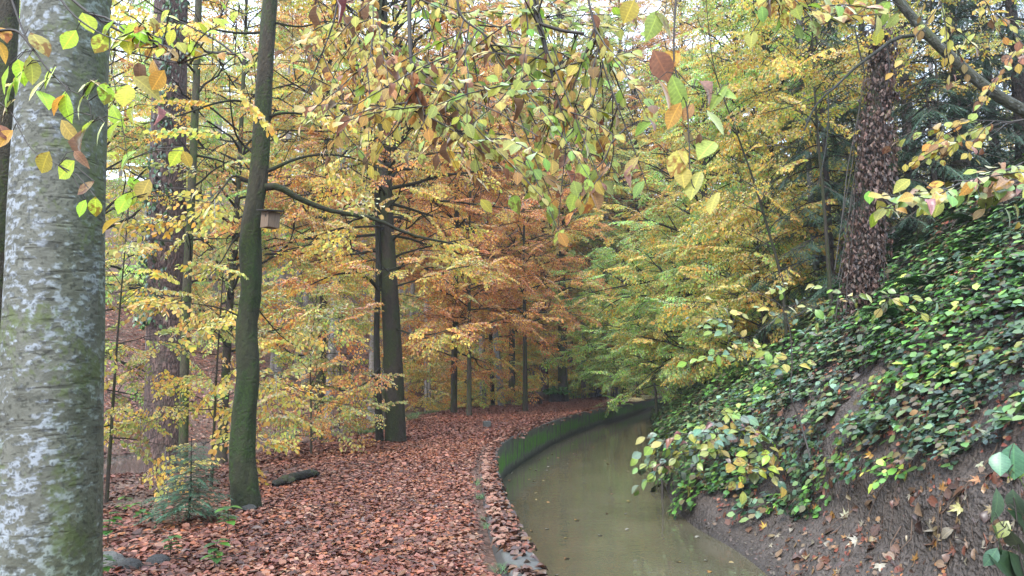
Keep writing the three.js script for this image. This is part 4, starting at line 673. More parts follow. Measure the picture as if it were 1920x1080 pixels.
// mains: [[[px, py, D], ...], r0, r1]; leaves: [px, py, colour, size in pixels, D]; auto: {count, keys, len, keep(px, py)}
function branch(name, label, category, mains, D0, o) {
  const first = mains[0][0][0], base = at(first[0], first[1], first[2] ?? D0), g = thing(name, label, category, base, o.group), r = rng(o.seed), tw = new MB(), lines = [];
  const leaf = (p, dir, up, size, key) => {
    const dry = key === 'b' || key === 'p', c = LC[key].map((v) => v * (0.82 + 0.36 * r())); let k = dry ? 0 : r() < 0.35 ? 0 : r() < 0.55 ? 1 : 2; if (o.glossy && r() < o.glossy) k = 0;
    const m = part('leaf', pick(r, dry ? dryGeo : leafGeo), lmat(c.map((v) => Math.round(v * 24) / 24 || 0.02), k, !!o.glossy && r() < o.glossy), g);
    m.applyMatrix4(frame(p.clone().sub(base), dir, up)); m.scale.setScalar(size);
  };
  const facing = () => V((r() - 0.5) * 1.6, 0.55 + 0.5 * r(), 0.55 + (r() - 0.3) * 1.0).normalize();
  for (const [pts, r0, r1] of mains) { const w = smooth(pts.map(([x, y, D]) => at(x, y, D ?? D0)), 4 * pts.length); tube(tw, w, [r0, (r0 + r1) / 2, r1], 6, { tw: 0.3 }); lines.push(w); }
  const hangLeaf = (q, dir0, size, key) => { const dir = dir0.clone().add(V((r() - 0.5) * 1.9, -0.1 - 0.75 * r(), (r() - 0.5) * 1.3)).normalize(); leaf(q, dir, facing(), size, key); };
  for (const [px, py, key, sz = 42, D = D0] of o.leaves ?? []) {
    const c = at(px, py, D), L = sz * 1.12 / F * D, dir = V((r() - 0.5) * 1.6, -0.6 + (r() - 0.5) * 0.7, (r() - 0.5) * 0.5).normalize(), b = c.clone().addScaledVector(dir, -L / 2); leaf(b, dir, facing(), L, key);
    let best = null, bd = 1e9; for (const w of lines) for (const q of w) { const d = q.distanceTo(b); if (d < bd) { bd = d; best = q; } }
    if (bd < 0.35 && bd > 0.01) tube(tw, [best, best.clone().lerp(b, 0.5).add(V(0, 0.02, 0)), b], [0.0022, 0.0014], 4);
  }
  const a = o.auto; if (a) {
    let n = 0, guard = 0; const total = lines.map((w) => w[0].distanceTo(w[w.length - 1]));
    const sum = total.reduce((x, y) => x + y, 0);
    while (n < a.count && guard++ < 900) {
      let k = r() * sum, li = 0; while (k > total[li] && li < lines.length - 1) { k -= total[li]; li++; }
      const w = lines[li], i = Math.floor((a.t0 ?? 0.1) * w.length + r() * (w.length - 1 - (a.t0 ?? 0.1) * w.length)), q = w[i], tan = w[Math.min(w.length - 1, i + 1)].clone().sub(w[Math.max(0, i - 1)]).normalize();
      const len = (a.len ?? 0.4) * (0.4 + 0.9 * r()), d = tan.clone().multiplyScalar(0.55).add(V((r() - 0.5) * 2.4, (r() - 0.5) * 1.2 - (a.droop ?? 0.35), (r() - 0.5) * 2.0 * (a.deep ?? 1))).normalize(), pts = [q];
      for (let s = 1; s <= 4; s++) pts.push(q.clone().addScaledVector(d, len * s / 4).add(V((r() - 0.5) * 0.03, -0.16 * len * s * s / 16, (r() - 0.5) * 0.03)));
      const e = project(pts[4]); if (a.keep && !a.keep(e[0], e[1])) continue;
      const cu = smooth(pts, 12), m = Math.max(2, Math.round(len / (a.gap ?? 0.065))); tube(tw, pts, [0.0048, 0.002], 4);
      for (let s = 0; s < m && n < a.count; s++) { const u = (s + 0.7) / m, p = cu[Math.min(12, Math.round(u * 12))], pp = project(p); if (a.keep && !a.keep(pp[0], pp[1])) continue; const key = typeof a.keys === 'function' ? a.keys(pp[0], pp[1], r) : pick(r, a.keys); hangLeaf(p, d, (a.size ?? 0.075) * (0.7 + 0.55 * r()), key); n++; }
    }
  }
  part('twig', tw.geo(base), M.twig, g); return g;
}
const low = (x) => pl([[600, 250], [650, 300], [700, 330], [760, 300], [850, 330], [900, 385], [960, 400], [1000, 425], [1045, 455], [1110, 400], [1160, 365], [1205, 260], [1250, 130]], x);
const keepC = (x, y) => y < low(x) - 12 && x > 560 && x < 1240;
const keyC = (x, y, r) => { const k = r(); if (x < 760) return k < 0.4 ? 'y' : k < 0.62 ? 'gold' : k < 0.8 ? 'yg' : k < 0.9 ? 'o' : 'b'; if (y > 290 && x > 1000) return k < 0.25 ? 'rb' : k < 0.6 ? 'g' : k < 0.85 ? 'yg' : 'o'; return k < 0.34 ? 'yg' : k < 0.6 ? 'g' : k < 0.82 ? 'y' : k < 0.92 ? 'o' : 'b'; };
branch('hanging_branch', 'thick dark beech twig hanging with brown curled leaves, left of centre', 'branch', [
  [[[768, -60], [768, 60], [772, 125], [778, 165], [790, 200], [803, 230]], 0.013, 0.005], [[[778, 165], [748, 220], [706, 290]], 0.006, 0.002], [[[770, 110], [800, 160], [840, 240], [880, 300]], 0.004, 0.002],
], 3.7, { seed: 1001, auto: { count: 290, keys: keyC, keep: keepC, len: 0.9, size: 0.07, gap: 0.05, droop: 0.1 }, leaves: [[832, 200, 'b', 46], [850, 225, 'b', 48], [846, 255, 'b', 50], [778, 135, 'b', 44], [775, 182, 'b', 46], [790, 190, 'b', 38], [833, 285, 'b', 40], [742, 140, 'b', 40]] });
branch('hanging_branch', 'yellow leaved beech branch drooping in front of the mossy tree top', 'branch', [[[[640, -60, 4.4], [628, 30, 4.4], [600, 110, 4.3], [566, 190, 4.2]], 0.009, 0.003], [[[700, -60, 4.2], [700, 40, 4.2], [690, 130, 4.1], [660, 230, 4.0]], 0.008, 0.002]], 4.3,
  { seed: 1002, auto: { count: 290, keys: ['y', 'y', 'gold', 'yg', 'o', 'y', 'b'], keep: (x, y) => y < 330 && x > 520 && x < 800, len: 0.9, size: 0.072, gap: 0.05, droop: 0.1 }, leaves: [[590, 30, 'b', 40], [640, 10, 'b', 44], [690, 15, 'b', 46], [655, 45, 'b', 36]] });
branch('hanging_branch', 'beech branch slanting down right with yellow and green leaves, top centre', 'branch', [[[[856, -50], [864, 28], [905, 62], [950, 100], [1005, 146]], 0.008, 0.003], [[[905, 62], [940, 130], [943, 210]], 0.004, 0.002], [[[880, 40], [870, 130], [880, 240], [905, 340]], 0.004, 0.0015]], 3.5,
  { seed: 1003, auto: { count: 295, keys: keyC, keep: keepC, len: 0.9, size: 0.068, gap: 0.05, droop: 0.12 }, leaves: [[990, 45, 'o', 42], [905, 345, 'y', 34], [965, 380, 'g', 38], [912, 385, 'gold', 30]] });
branch('hanging_branch', 'beech branch with broken stub and hanging green leaves, right of centre', 'branch', [[[[990, -60], [1002, 20], [1022, 90], [1042, 168]], 0.013, 0.006], [[[1012, 45], [1058, 58], [1096, 63]], 0.01, 0.0085], [[[1042, 168], [1055, 210], [1088, 268]], 0.005, 0.002], [[[1038, 150], [1030, 110], [1010, 30], [985, -40]], 0.005, 0.004], [[[1042, 168], [1060, 260], [1052, 360], [1046, 430]], 0.004, 0.0015]], 3.3,
  { seed: 1004, auto: { count: 280, keys: keyC, keep: keepC, len: 0.85, size: 0.064, gap: 0.048, droop: 0.15 }, leaves: [[1095, 325, 'rb', 44], [1110, 350, 'rb', 46], [1072, 330, 'rb', 34], [1100, 380, 'gold', 46], [1118, 372, 'o', 40], [1075, 375, 'g', 40], [1020, 375, 'g', 36], [1035, 400, 'g', 36], [1046, 440, 'yg', 34], [1060, 300, 'rb', 36], [970, 200, 'b', 40], [1130, 270, 'o', 36]] });
branch('hanging_branch', 'slender beech branch with broad green leaves beside the sky gap', 'branch', [[[[1090, -60], [1110, 30], [1130, 120], [1170, 230], [1196, 300], [1215, 355]], 0.006, 0.002], [[[1130, 120], [1110, 220], [1140, 300], [1180, 352]], 0.004, 0.0015]], 3.2,
  { seed: 1005, auto: { count: 150, keys: ['g', 'yg', 'yg', 'y', 'o', 'rb'], keep: (x, y) => y < low(x) + 20 && x > 1000 && x < 1235, len: 0.6, size: 0.064, gap: 0.05 }, leaves: [[1220, 215, 'yg', 36], [1205, 238, 'g', 36], [1182, 310, 'o', 42], [1142, 350, 'g', 34], [1196, 352, 'g', 34], [1178, 325, 'p', 36]] });
branch('hanging_branch', 'fine leaved beech branch high across the top centre, farther back', 'branch', [[[[700, -60], [790, 0], [870, 40], [950, 50], [1040, 30]], 0.01, 0.004], [[[790, 0], [820, 90], [860, 190]], 0.005, 0.002], [[[950, 50], [980, 150], [1000, 260], [1010, 330]], 0.005, 0.002]], 4.7,
  { seed: 1013, auto: { count: 295, keys: keyC, keep: keepC, len: 1.2, size: 0.08, gap: 0.055, droop: 0.1 } });
branch('hanging_branch', 'golden beech branch far back between the dark curled twig and mossy tree', 'branch', [[[[560, -60], [650, 10], [720, 60], [790, 80]], 0.01, 0.004], [[[650, 10], [670, 120], [700, 230]], 0.005, 0.002], [[[720, 60], [790, 180], [860, 270]], 0.005, 0.002]], 5.2,
  { seed: 1014, auto: { count: 290, keys: ['y', 'gold', 'gold', 'o', 'yg', 'b', 'rb'], keep: (x, y) => y < low(x) && x > 540 && x < 960, len: 1.2, size: 0.085, gap: 0.06, droop: 0.1 } });
branch('hanging_twig', 'thin drooping twig with big spotted leaves hanging right of the sky gap', 'branch', [[[[1272, -60], [1264, 60], [1266, 130], [1286, 190], [1292, 260], [1300, 350], [1330, 372]], 0.0045, 0.0015], [[[1266, 130], [1300, 165], [1345, 178]], 0.0025, 0.0012], [[[1256, -60], [1250, 0], [1246, 30]], 0.003, 0.0012]], 2.6,
  { seed: 1006, leaves: [[1228, 42, 'yg', 58], [1248, 48, 'yg', 62], [1240, 122, 'rb', 66], [1256, 112, 'gold', 56], [1250, 178, 'gold', 62], [1270, 172, 'yg', 62], [1262, 215, 'o', 50], [1327, 168, 'p', 46], [1345, 180, 'g', 52], [1362, 176, 'g', 40], [1342, 228, 'yg', 56], [1325, 278, 'yg', 50], [1270, 302, 'y', 58], [1286, 298, 'gold', 42], [1302, 345, 'yg', 56], [1280, 330, 'y', 40], [1336, 378, 'y', 46], [1292, 258, 'rb', 28], [1310, 262, 'b', 22], [1180, 20, 'yg', 46], [1290, 210, 'o', 34]] });
branch('hanging_branch', 'leafy twigs with large yellow-green leaves across the top, right of the drooping twig', 'branch', [[[[1420, -60, 3.2], [1470, -5, 3.2], [1530, 25, 3.2], [1580, 45, 3.2]], 0.005, 0.002], [[[1560, -60, 3.4], [1650, -10, 3.4], [1700, 20, 3.4]], 0.005, 0.002]], 3.2,
  { seed: 1007, leaves: [[1534, 32, 'yg', 48], [1572, 40, 'yg', 50], [1555, 8, 'g', 40], [1440, 12, 'b', 36], [1430, 25, 'g', 30], [1650, 45, 'y', 36], [1675, 38, 'yg', 30], [1655, 15, 'g', 34], [1600, 20, 'yg', 34], [1500, 10, 'y', 36]], auto: { count: 46, keys: ['y', 'gold', 'yg', 'g', 'o'], keep: (x, y) => y < 70 && x > 1380 && x < 1720, len: 0.3, size: 0.08 } });
branch('beech_branch', 'bright lime leaves on a thin twig in front of the pale beech trunk', 'branch', [[[[-30, 62], [30, 58], [60, 90], [90, 130], [125, 165]], 0.006, 0.002], [[[12, -30], [40, 50], [62, 95]], 0.004, 0.003], [[[125, 165], [165, 190], [172, 230]], 0.002, 0.001], [[[100, -20], [140, 30], [200, 68], [240, 78]], 0.004, 0.0015], [[[35, 240], [60, 280], [110, 310]], 0.0015, 0.001], [[[-20, 180], [15, 205], [40, 240]], 0.003, 0.0015]], 2.25,
  { seed: 1008, leaves: [[75, 80, 'y', 54], [130, 74, 'lm', 42], [8, 95, 'gold', 40], [40, 130, 'lm', 46], [62, 130, 'y', 48], [10, 150, 'lm', 52], [30, 155, 'lm', 50], [66, 165, 'lm', 48], [90, 142, 'lm', 44], [85, 185, 'lm', 44], [105, 190, 'gold', 42], [120, 198, 'lm', 52], [145, 195, 'lm', 46], [170, 165, 'lm', 42], [160, 160, 'lm', 40], [198, 175, 'lm', 44], [235, 178, 'lm', 50], [190, 160, 'gold', 40], [125, 245, 'y', 48], [158, 240, 'lm', 46], [184, 250, 'lm', 46], [212, 242, 'lm', 44], [145, 268, 'b', 56], [150, 295, 'p', 30], [82, 305, 'gold', 46], [124, 318, 'lm', 46], [160, 352, 'rb', 36], [178, 388, 'lm', 36], [152, 388, 'lm', 30], [10, 190, 'lm', 44], [8, 200, 'y', 48], [5, 245, 'rb', 36], [10, 258, 'gold', 36], [4, 62, 'gold', 40], [18, 165, 'lm', 46]] });
branch('beech_branch', 'lime and gold leaves on twigs between pale beech and massive spruce, upper left', 'branch', [[[[90, -40, 2.6], [190, 40, 2.6], [290, 82, 2.6], [370, 95, 2.7], [460, 105, 2.8]], 0.006, 0.002], [[[190, 90, 2.6], [250, 100, 2.6], [330, 118, 2.6], [440, 122, 2.7]], 0.004, 0.0015], [[[290, 82, 2.6], [270, 130, 2.6], [285, 170, 2.6]], 0.0015, 0.001], [[[205, 95, 2.5], [215, 160, 2.5], [225, 210, 2.5], [240, 300, 2.5], [250, 370, 2.5]], 0.002, 0.001]], 2.5,
  { seed: 1009, leaves: [[165, 42, 'lm', 42], [200, 55, 'lm', 46], [190, 80, 'lm', 46], [225, 72, 'lm', 46], [245, 60, 'lm', 40], [238, 82, 'lm', 38], [262, 70, 'lm', 38], [275, 160, 'y', 54], [262, 135, 'b', 40], [296, 150, 'gold', 42], [288, 128, 'o', 36], [215, 215, 'lm', 46], [245, 212, 'lm', 46], [232, 180, 'lm', 44], [300, 215, 'p', 30], [238, 298, 'lm', 44], [212, 290, 'lm', 28], [330, 292, 'lm', 40], [350, 298, 'gold', 30], [270, 355, 'y', 42], [252, 345, 'lm', 32], [232, 380, 'lm', 44], [246, 372, 'lm', 30], [207, 420, 'o', 40], [225, 428, 'gold', 38], [362, 365, 'y', 26], [388, 394, 'lm', 34], [290, 45, 'y', 28], [320, 68, 'lm', 30], [306, 28, 'lm', 30], [410, 40, 'lm', 26], [350, 60, 'lm', 26], [340, 88, 'y', 24], [440, 30, 'lm', 24]], auto: { count: 60, keys: ['lm', 'lm', 'gold', 'o'], keep: (x, y) => y < 110 && x > 215 && x < 480, len: 0.3, size: 0.05 } });
branch('beech_branch', 'sprig of pale wet green and gold leaves reaching in from the right over the slope', 'branch', [[[[1960, 285, 3.3], [1890, 318, 3.2], [1820, 338, 3.1], [1750, 362, 3.0], [1690, 378, 3.0], [1640, 402, 3.0]], 0.006, 0.002], [[[1850, 330, 3.1], [1800, 362, 3.0], [1760, 385, 3.0]], 0.003, 0.001], [[[1960, 330, 3.2], [1900, 360, 3.1], [1850, 385, 3.1]], 0.003, 0.001]], 3.1,
  { seed: 1010, glossy: 0.6, leaves: [[1630, 368, 'g', 26], [1650, 392, 'y', 34], [1667, 394, 'g', 26], [1638, 412, 'yg', 28], [1645, 362, 'p', 26], [1692, 346, 'yg', 34], [1690, 372, 'yg', 26], [1735, 392, 'g', 30], [1757, 390, 'yg', 32], [1742, 382, 'g', 26], [1848, 378, 'g', 30], [1870, 376, 'g', 28], [1835, 400, 'o', 26], [1888, 355, 'g', 30], [1862, 360, 'o', 28], [1895, 405, 'g', 34], [1910, 395, 'yg', 30], [1908, 423, 'y', 14]], auto: { count: 120, keys: ['g', 'yg', 'y', 'yg', 'gold', 'p', 'g'], droop: 0.05, deep: 1.6, keep: (x, y) => x > 1625 && y > 296 + (1900 - x) * 0.13 && y < 372 + (1900 - x) * 0.13, len: 0.32, size: 0.072, gap: 0.055 } });
branch('beech_branch', 'twig with small yellow and orange leaves in front of the dark spruces', 'branch', [[[[1960, 214], [1900, 228], [1840, 226], [1770, 236], [1700, 262]], 0.007, 0.002], [[[1840, 226], [1800, 262], [1760, 282]], 0.003, 0.001]], 5,
  { seed: 1011, auto: { count: 95, keys: ['y', 'gold', 'o', 'yg', 'yg', 'rb', 'y'], keep: (x, y) => x > 1660 && x < 1860 && y > 180 && y < 312, len: 0.45, size: 0.075 } });
branch('beech_branch', 'sprays of yellow and orange leaves in the top right corner', 'branch', [[[[1740, -60], [1765, 10], [1775, 70], [1770, 130]], 0.005, 0.002], [[[1960, 60], [1900, 100], [1860, 170], [1840, 200]], 0.006, 0.002], [[[1830, -60], [1840, -10], [1880, 40]], 0.005, 0.002]], 5.2,
  { seed: 1012, auto: { count: 110, keys: ['y', 'gold', 'o', 'yg', 'rb', 'y'], keep: (x, y) => x > 1640 && y < 220, len: 0.5, size: 0.075 } });
// leaning tree in the upper right corner
{
  const D = 6.2, b = at(2160, 470, D), base = put(b.x, -D), R = (p) => rel(p, D, base), foot = V(0.25, -0.4, 0);
  tree('leaning_tree', 'lichen spotted leaning stem crossing the upper right corner with a thin arching limb', 'tree', base, { seed: 1101, h: 5, path: [foot, ...R([[2080, 350], [1990, 265], [1935, 218], [1860, 172], [1800, 122], [1740, 66], [1680, -5], [1620, -90]])], r: 0.062, tip: 0.6, flare: 0.2, mat: M.beech, th: 5, tint: [0.5, 0.5, 0.44], limbTint: [0.3, 0.3, 0.28],
    limb: [[R([[1745, 66], [1715, 66], [1680, 72], [1640, 100], [1600, 130], [1570, 160], [1540, 185], [1520, 215], [1508, 245]]), 0.022, 0.007, 0], [R([[1553, 172], [1553, 230], [1548, 280], [1540, 320], [1534, 350]]), 0.007, 0.004, 0], [R([[1602, 48], [1610, 90], [1622, 138]]), 0.006, 0.008, 0], [R([[1662, 82], [1668, 130], [1660, 172]]), 0.006, 0.003, 0], [R([[1570, 160], [1530, 180], [1480, 200], [1420, 215]]), 0.006, 0.003, 0]] });
}
// shrubs and saplings on the bank
const shrub = (name, label, cat, stems, D, o) => branch(name, label, cat, stems, D, o);
shrub('hazel_sapling', 'thin dark sapling on the bank with flat layers of round lime leaves', 'sapling', [[[[1520, 860, 9.6], [1500, 790], [1481, 735], [1485, 690], [1479, 610], [1462, 572], [1400, 540]], 0.014, 0.005], [[[1479, 600], [1530, 574], [1600, 560], [1690, 552]], 0.006, 0.002], [[[1481, 740], [1430, 700], [1370, 668], [1310, 655]], 0.006, 0.002], [[[1483, 700], [1440, 660], [1390, 630], [1330, 560]], 0.005, 0.002]], 9.8,
  { seed: 1201, glossy: 0.3, auto: { count: 150, keys: ['yg', 'yg', 'g', 'y', 'g', 'bl'], droop: 0.0, keep: (x, y) => y > 515 && y < 700, len: 0.55, size: 0.14, gap: 0.14, t0: 0.3 } });
shrub('bramble', 'pale leaved bramble arching from the bank over the water', 'shrub', [[[[1395, 905, 13], [1370, 840], [1330, 812], [1270, 818], [1215, 838]], 0.012, 0.004], [[[1370, 840], [1300, 845], [1245, 870], [1228, 905]], 0.008, 0.003], [[[1380, 860], [1410, 805], [1450, 815]], 0.008, 0.003], [[[1395, 890], [1470, 840], [1530, 865]], 0.008, 0.003], [[[1380, 870], [1340, 790], [1370, 760]], 0.007, 0.003]], 13,
  { seed: 1202, glossy: 0.75, auto: { count: 290, keys: ['yg', 'bl', 'g', 'yg', 'y', 'bl', 'p'], droop: 0.1, keep: (x, y) => x > 1185 && x < 1565 && y > 770 && y < 925, len: 0.8, size: 0.19, gap: 0.2, t0: 0.15 } });
shrub('hazel_shrub', 'yellow-green leaved shrub growing out of the overhanging earth, right of the pale bramble', 'shrub', [[[[1500, 925, 11.5], [1470, 870], [1420, 835], [1370, 830]], 0.01, 0.003], [[[1470, 870], [1500, 820], [1540, 800]], 0.007, 0.002], [[[1490, 900], [1430, 880], [1380, 885]], 0.007, 0.002], [[[1490, 900], [1550, 870], [1590, 880]], 0.007, 0.002]], 11.5,
  { seed: 1204, glossy: 0.45, auto: { count: 170, keys: ['yg', 'lm', 'y', 'g', 'bl', 'gold'], droop: 0.05, keep: (x, y) => x > 1350 && x < 1610 && y > 785 && y < 930, len: 0.7, size: 0.17, gap: 0.17, t0: 0.2 } });
shrub('leafy_shrub', 'dark shrub with bluish glossy leaves at the right edge near the camera', 'shrub', [[[[1935, 1120, 3.0], [1912, 1040], [1905, 960], [1890, 880]], 0.005, 0.002], [[[1912, 1010], [1880, 985], [1865, 960]], 0.003, 0.001]], 3.0,
  { seed: 1203, glossy: 1, leaves: [[1900, 865, 'bl', 60], [1875, 868, 'bl', 40], [1912, 884, 'yg', 34], [1875, 946, 'bl', 54], [1905, 950, 'bl', 60], [1876, 1012, 'dg', 60], [1905, 1018, 'bl', 58], [1888, 1060, 'dg', 70], [1912, 978, 'dg', 52], [1880, 992, 'yg', 34], [1912, 1064, 'dg', 56], [1860, 1045, 'bl', 36], [1918, 900, 'g', 34]] });
// spruce sapling and seedlings beside the path
{
  const D = 8.6, b = at(352, 990, D), base = put(b.x, -D), g = thing('spruce_sapling', 'knee-high blue-green spruce sapling on the leafy ground left of the path', 'sapling', base), r = rng(1301), tr = new MB(), l = [];
  tube(tr, [V(0, -0.1, 0), V(0.01, 0.4, 0), V(-0.02, 1.0, 0)], [0.018, 0.005], 6, { col: () => [0.5, 0.45, 0.4] }); part('trunk', tr.geo(), M.spruce, g);
  for (let i = 0; i < 70; i++) { const y = 0.14 + 0.8 * i / 70, a = i * 2.4, L = 0.78 * (1 - y * 0.75) * (0.7 + 0.5 * r()); l.push([sc(frame(V(0, y, 0), V(Math.cos(a), -0.05 + 0.2 * r(), Math.sin(a)), V(0, 1, 0)), L), [1.1, 1.25, 1.1]]); }
  inst('crown', SPRUCE[2], M.needle, l, g, 'stuff');
}
const seedG = [0, 1].map((k) => { const r = rng(1310 + k), mb = new MB(), st = new MB(); tube(st, [V(0, -0.05, 0), V(0.02, 0.12, 0.01), V(0.0, 0.3, 0)], [0.006, 0.003], 5); for (let i = 0; i < 11; i++) { const y = 0.1 + 0.2 * r(), a = i * 2.4; leafInto(mb, frame(V(0, y, 0), V(Math.cos(a), 0.15, Math.sin(a)), V(0, 1, 0)), 0.1 + 0.05 * r(), vary(r, mul3(pick(r, PAL.herb), 0.7)), { lod: 0, fold: 0.2, curl: 0.3 }); } return [st.geo(), mb.geo()]; });
[[232, 965, 9.2, 'light green seedling between the pale beech and the spruce sapling'], [262, 985, 8.4, 'small green seedling low beside the left flank of the spruce sapling'], [425, 1000, 7.9, 'bright green seedling on the path edge right of the spruce sapling'], [320, 1050, 6.8, 'two-leaved seedling in the russet leaves below the spruce sapling'], [405, 1068, 6.4, 'dark green seedling nearest the bottom border left of the path'], [205, 1000, 7.6, 'thin pale seedling just right of the mossy foot of the pale beech'], [190, 1075, 6.1, 'green sprout at the foot of the pale beech, bottom left']].forEach(([px, py, D, label], i) => {
  const b = at(px, py, D), g = thing('seedling', label, 'seedling', put(b.x, -D), 'green seedlings left of the path'); part('stem', seedG[i % 2][0], M.twig, g); const f = part('foliage', seedG[i % 2][1], M.gloss, g); g.rotation.y = i; g.scale.setScalar(0.8 + 0.15 * (i % 3));
});
// stones, log, stumps
function lump(seed, sx, sy, sz) { const g = new THREE.IcosahedronGeometry(1, 4), p = g.attributes.position; for (let i = 0; i < p.count; i++) { const x = p.getX(i), y = p.getY(i), z = p.getZ(i), k = 0.72 + 0.55 * fbm(x * 1.6 + seed, y * 1.6 + z * 1.3 + 9, 4, 0, 0, seed); p.setXYZ(i, x * k * sx, y * k * sy, z * k * sz); } g.computeVertexNormals(); return g; }
[[205, 1058, 6.6, 0.2, 0.13, 'mossy grey stone at the foot of the pale beech'], [243, 1062, 6.5, 0.13, 0.09, 'pale lumpy stone right of the mossy grey one'], [296, 1056, 6.7, 0.15, 0.09, 'flat dark stone among russet leaves by the path'], [466, 946, 9.3, 0.15, 0.08, 'grey stone against the foot of the mossy trunk']].forEach(([px, py, D, w, h, label], i) => { const b = at(px, py, D), g = thing('stone', label, 'stone', put(b.x, -D, 0)); part('stone_body', lump(20 + i, w * 0.8, h, w * 0.7), i ? M.rock : M.conc, g); });
{
  const a = at(512, 905, 11.2), b = at(604, 872, 12.6), p0 = put(a.x, -11.2, 0.06), p1 = put(b.x, -12.6, 0.08), g = thing('rotten_log', 'dark rotten log half buried in leaves right of the mossy trunk', 'log', p0), mb = new MB();
  tube(mb, smooth([V(0, 0, 0), p1.clone().sub(p0).multiplyScalar(0.5).add(V(0, 0.05, 0)), p1.clone().sub(p0)], 16), (t, an) => 0.09 * (0.5 + 1.0 * fbm(t * 9, an * 1.5, 3, 0, 0, 150)) * (t < 0.05 || t > 0.95 ? 0.35 : 1), 16, { tw: 0.5, th: 1, cap: true, col: () => [0.35, 0.32, 0.34] }); part('bark', mb.geo(), M.mossy, g); g.scale.set(0.9, 0.7, 0.9);
  [[0.3, 0.05, 0.12], [0.75, 0.04, -0.1]].forEach(([t, y, z], i) => { const o = part('snag', lump(40 + i, 0.16, 0.1, 0.12), M.mossy, g); o.position.copy(p1.clone().sub(p0).multiplyScalar(t).add(V(0, y, z))); });
}
{
  const p = gnd(913, 801, -0.06), g = thing('boundary_stone', 'small square concrete marker stone standing in the leaves on the path', 'marker stone', V(p.x, groundH(p.x, p.z) - 0.02, p.z)); const o = part('block', new RoundedBoxGeometry(0.26, 0.3, 0.22, 3, 0.025), M.conc, g); o.position.y = 0.1; o.rotation.y = 0.3;
}
const stumpAt = (px, py, D, w, h, label, ivy) => {
  const b = at(px, py, D), base = put(b.x, -D), g = thing('tree_stump', label, 'stump', base), mb = new MB(); tube(mb, [V(0, -0.3, 0), V(0, 0.1, 0), V(0, h * 0.6, 0), V(0.03, h, 0)], (t, a) => w / 2 * (1.25 - 0.25 * Math.min(1, t * 2)) * (1 + 0.1 * Math.sin(a * 5)), 18, { tw: 1, th: 1, cap: true, col: (t) => t > 0.98 ? [1.6, 1.4, 1.2] : [0.6, 0.5, 0.48] }); part('trunk', mb.geo(), M.spruce, g);
  if (ivy) { const r = rng(px), l = new MB(); for (let i = 0; i < 420; i++) { const a = r() * 6.283, q = w * 0.75 * Math.sqrt(r()); leafInto(l, frame(V(Math.cos(a) * q, h * (0.75 + 0.7 * r() * (1 - q / w)), Math.sin(a) * q), V(Math.cos(a), 0.3 - r(), Math.sin(a)), V(r() - 0.5, 1, r() - 0.5)), 0.2 + 0.1 * r(), vary(r, pick(r, PAL.herb)), { lod: 1 }); } part('ivy', l.geo(), M.gloss, g).userData.kind = 'stuff'; }
};
stumpAt(1003, 750, 50, 0.95, 0.9, 'dark square-looking stump left of the ivy topped one'); stumpAt(1046, 744, 54, 1.25, 0.95, 'broad dark stump crowned with bright green ivy at the path bend', true); stumpAt(1116, 722, 68, 0.7, 0.95, 'small reddish stump at the far end of the path'); stumpAt(1178, 726, 70, 0.9, 0.5, 'low grey stump near the dark trunk at the path end');
// grass tuft hanging over the far wall, weeds along the coping
function tuft(seed, n, L, pal, droop) { const r = rng(seed), mb = new MB(); for (let i = 0; i < n; i++) { const a = r() * 6.283, c = vary(r, pick(r, pal), 0.3), d = V(Math.cos(a), 0, Math.sin(a)), l = L * (0.5 + 0.7 * r()), s = d.clone().cross(V(0, 1, 0)).multiplyScalar(0.012 * L), b = V((r() - 0.5) * L * 0.6, 0, (r() - 0.5) * L * 0.6); let pv = null; for (let k = 0; k <= 4; k++) { const u = k / 4, q = b.clone().addScaledVector(d, l * 0.75 * u).add(V(0, l * (0.75 * u - droop * u * u), 0)), w = 1 - u * 0.9, e = [mb.v(q.x - s.x * w, q.y, q.z - s.z * w, 0, 0, c), mb.v(q.x + s.x * w, q.y, q.z + s.z * w, 0, 0, c)]; if (pv) mb.quad(pv[0], pv[1], e[1], e[0]); pv = e; } } return mb.geo(); }
{
  const gr = tuft(1401, 420, 1.3, [[0.40, 0.36, 0.22], [0.30, 0.29, 0.12], [0.46, 0.42, 0.30]], 0.75), wd = tuft(1402, 60, 0.2, PAL.ivy, 0.4), li = [], lw = [], r = rng(1403);
  for (let i = 0; i < 34; i++) { const D = 52 + 15 * r(), d = -0.1 - 1.0 * r(); li.push([new THREE.Matrix4().compose(V(dX(d, D), 0, -D), new THREE.Quaternion().setFromAxisAngle(V(0, 1, 0), r() * 6), V(1, 1, 1).multiplyScalar(0.5 + 0.3 * r())), tint(r)]); }
  for (let i = 0; i < 12; i++) { const D = 5.6 + 6.5 * r() ** 1.2; lw.push([new THREE.Matrix4().compose(V(dX(-0.35 - 0.04 * r(), D), -0.06, -D), new THREE.Quaternion().setFromAxisAngle(V(0, 1, 0), r() * 6), V(1, 1, 1).multiplyScalar(0.4 + 0.7 * r())), tint(r)]); }
  for (let i = 0; i < 90; i++) { const D = 22 + 36 * r(), d = -pw(D) - 1.2 * r(), x = dX(d, D); lw.push([new THREE.Matrix4().compose(put(x, -D), new THREE.Quaternion().setFromAxisAngle(V(0, 1, 0), r() * 6), V(1, 1, 1).multiplyScalar(1.5 + 1.8 * r())), tint(r)]); }
  tag(inst('grass', gr, M.needle, li, scene), 'dry straw coloured grass hanging over the far canal wall', 'grass', null, 'stuff'); tag(inst('weeds', wd, M.needle, lw, scene), 'small green weeds along the coping and the path edge', 'weeds', null, 'stuff');
}
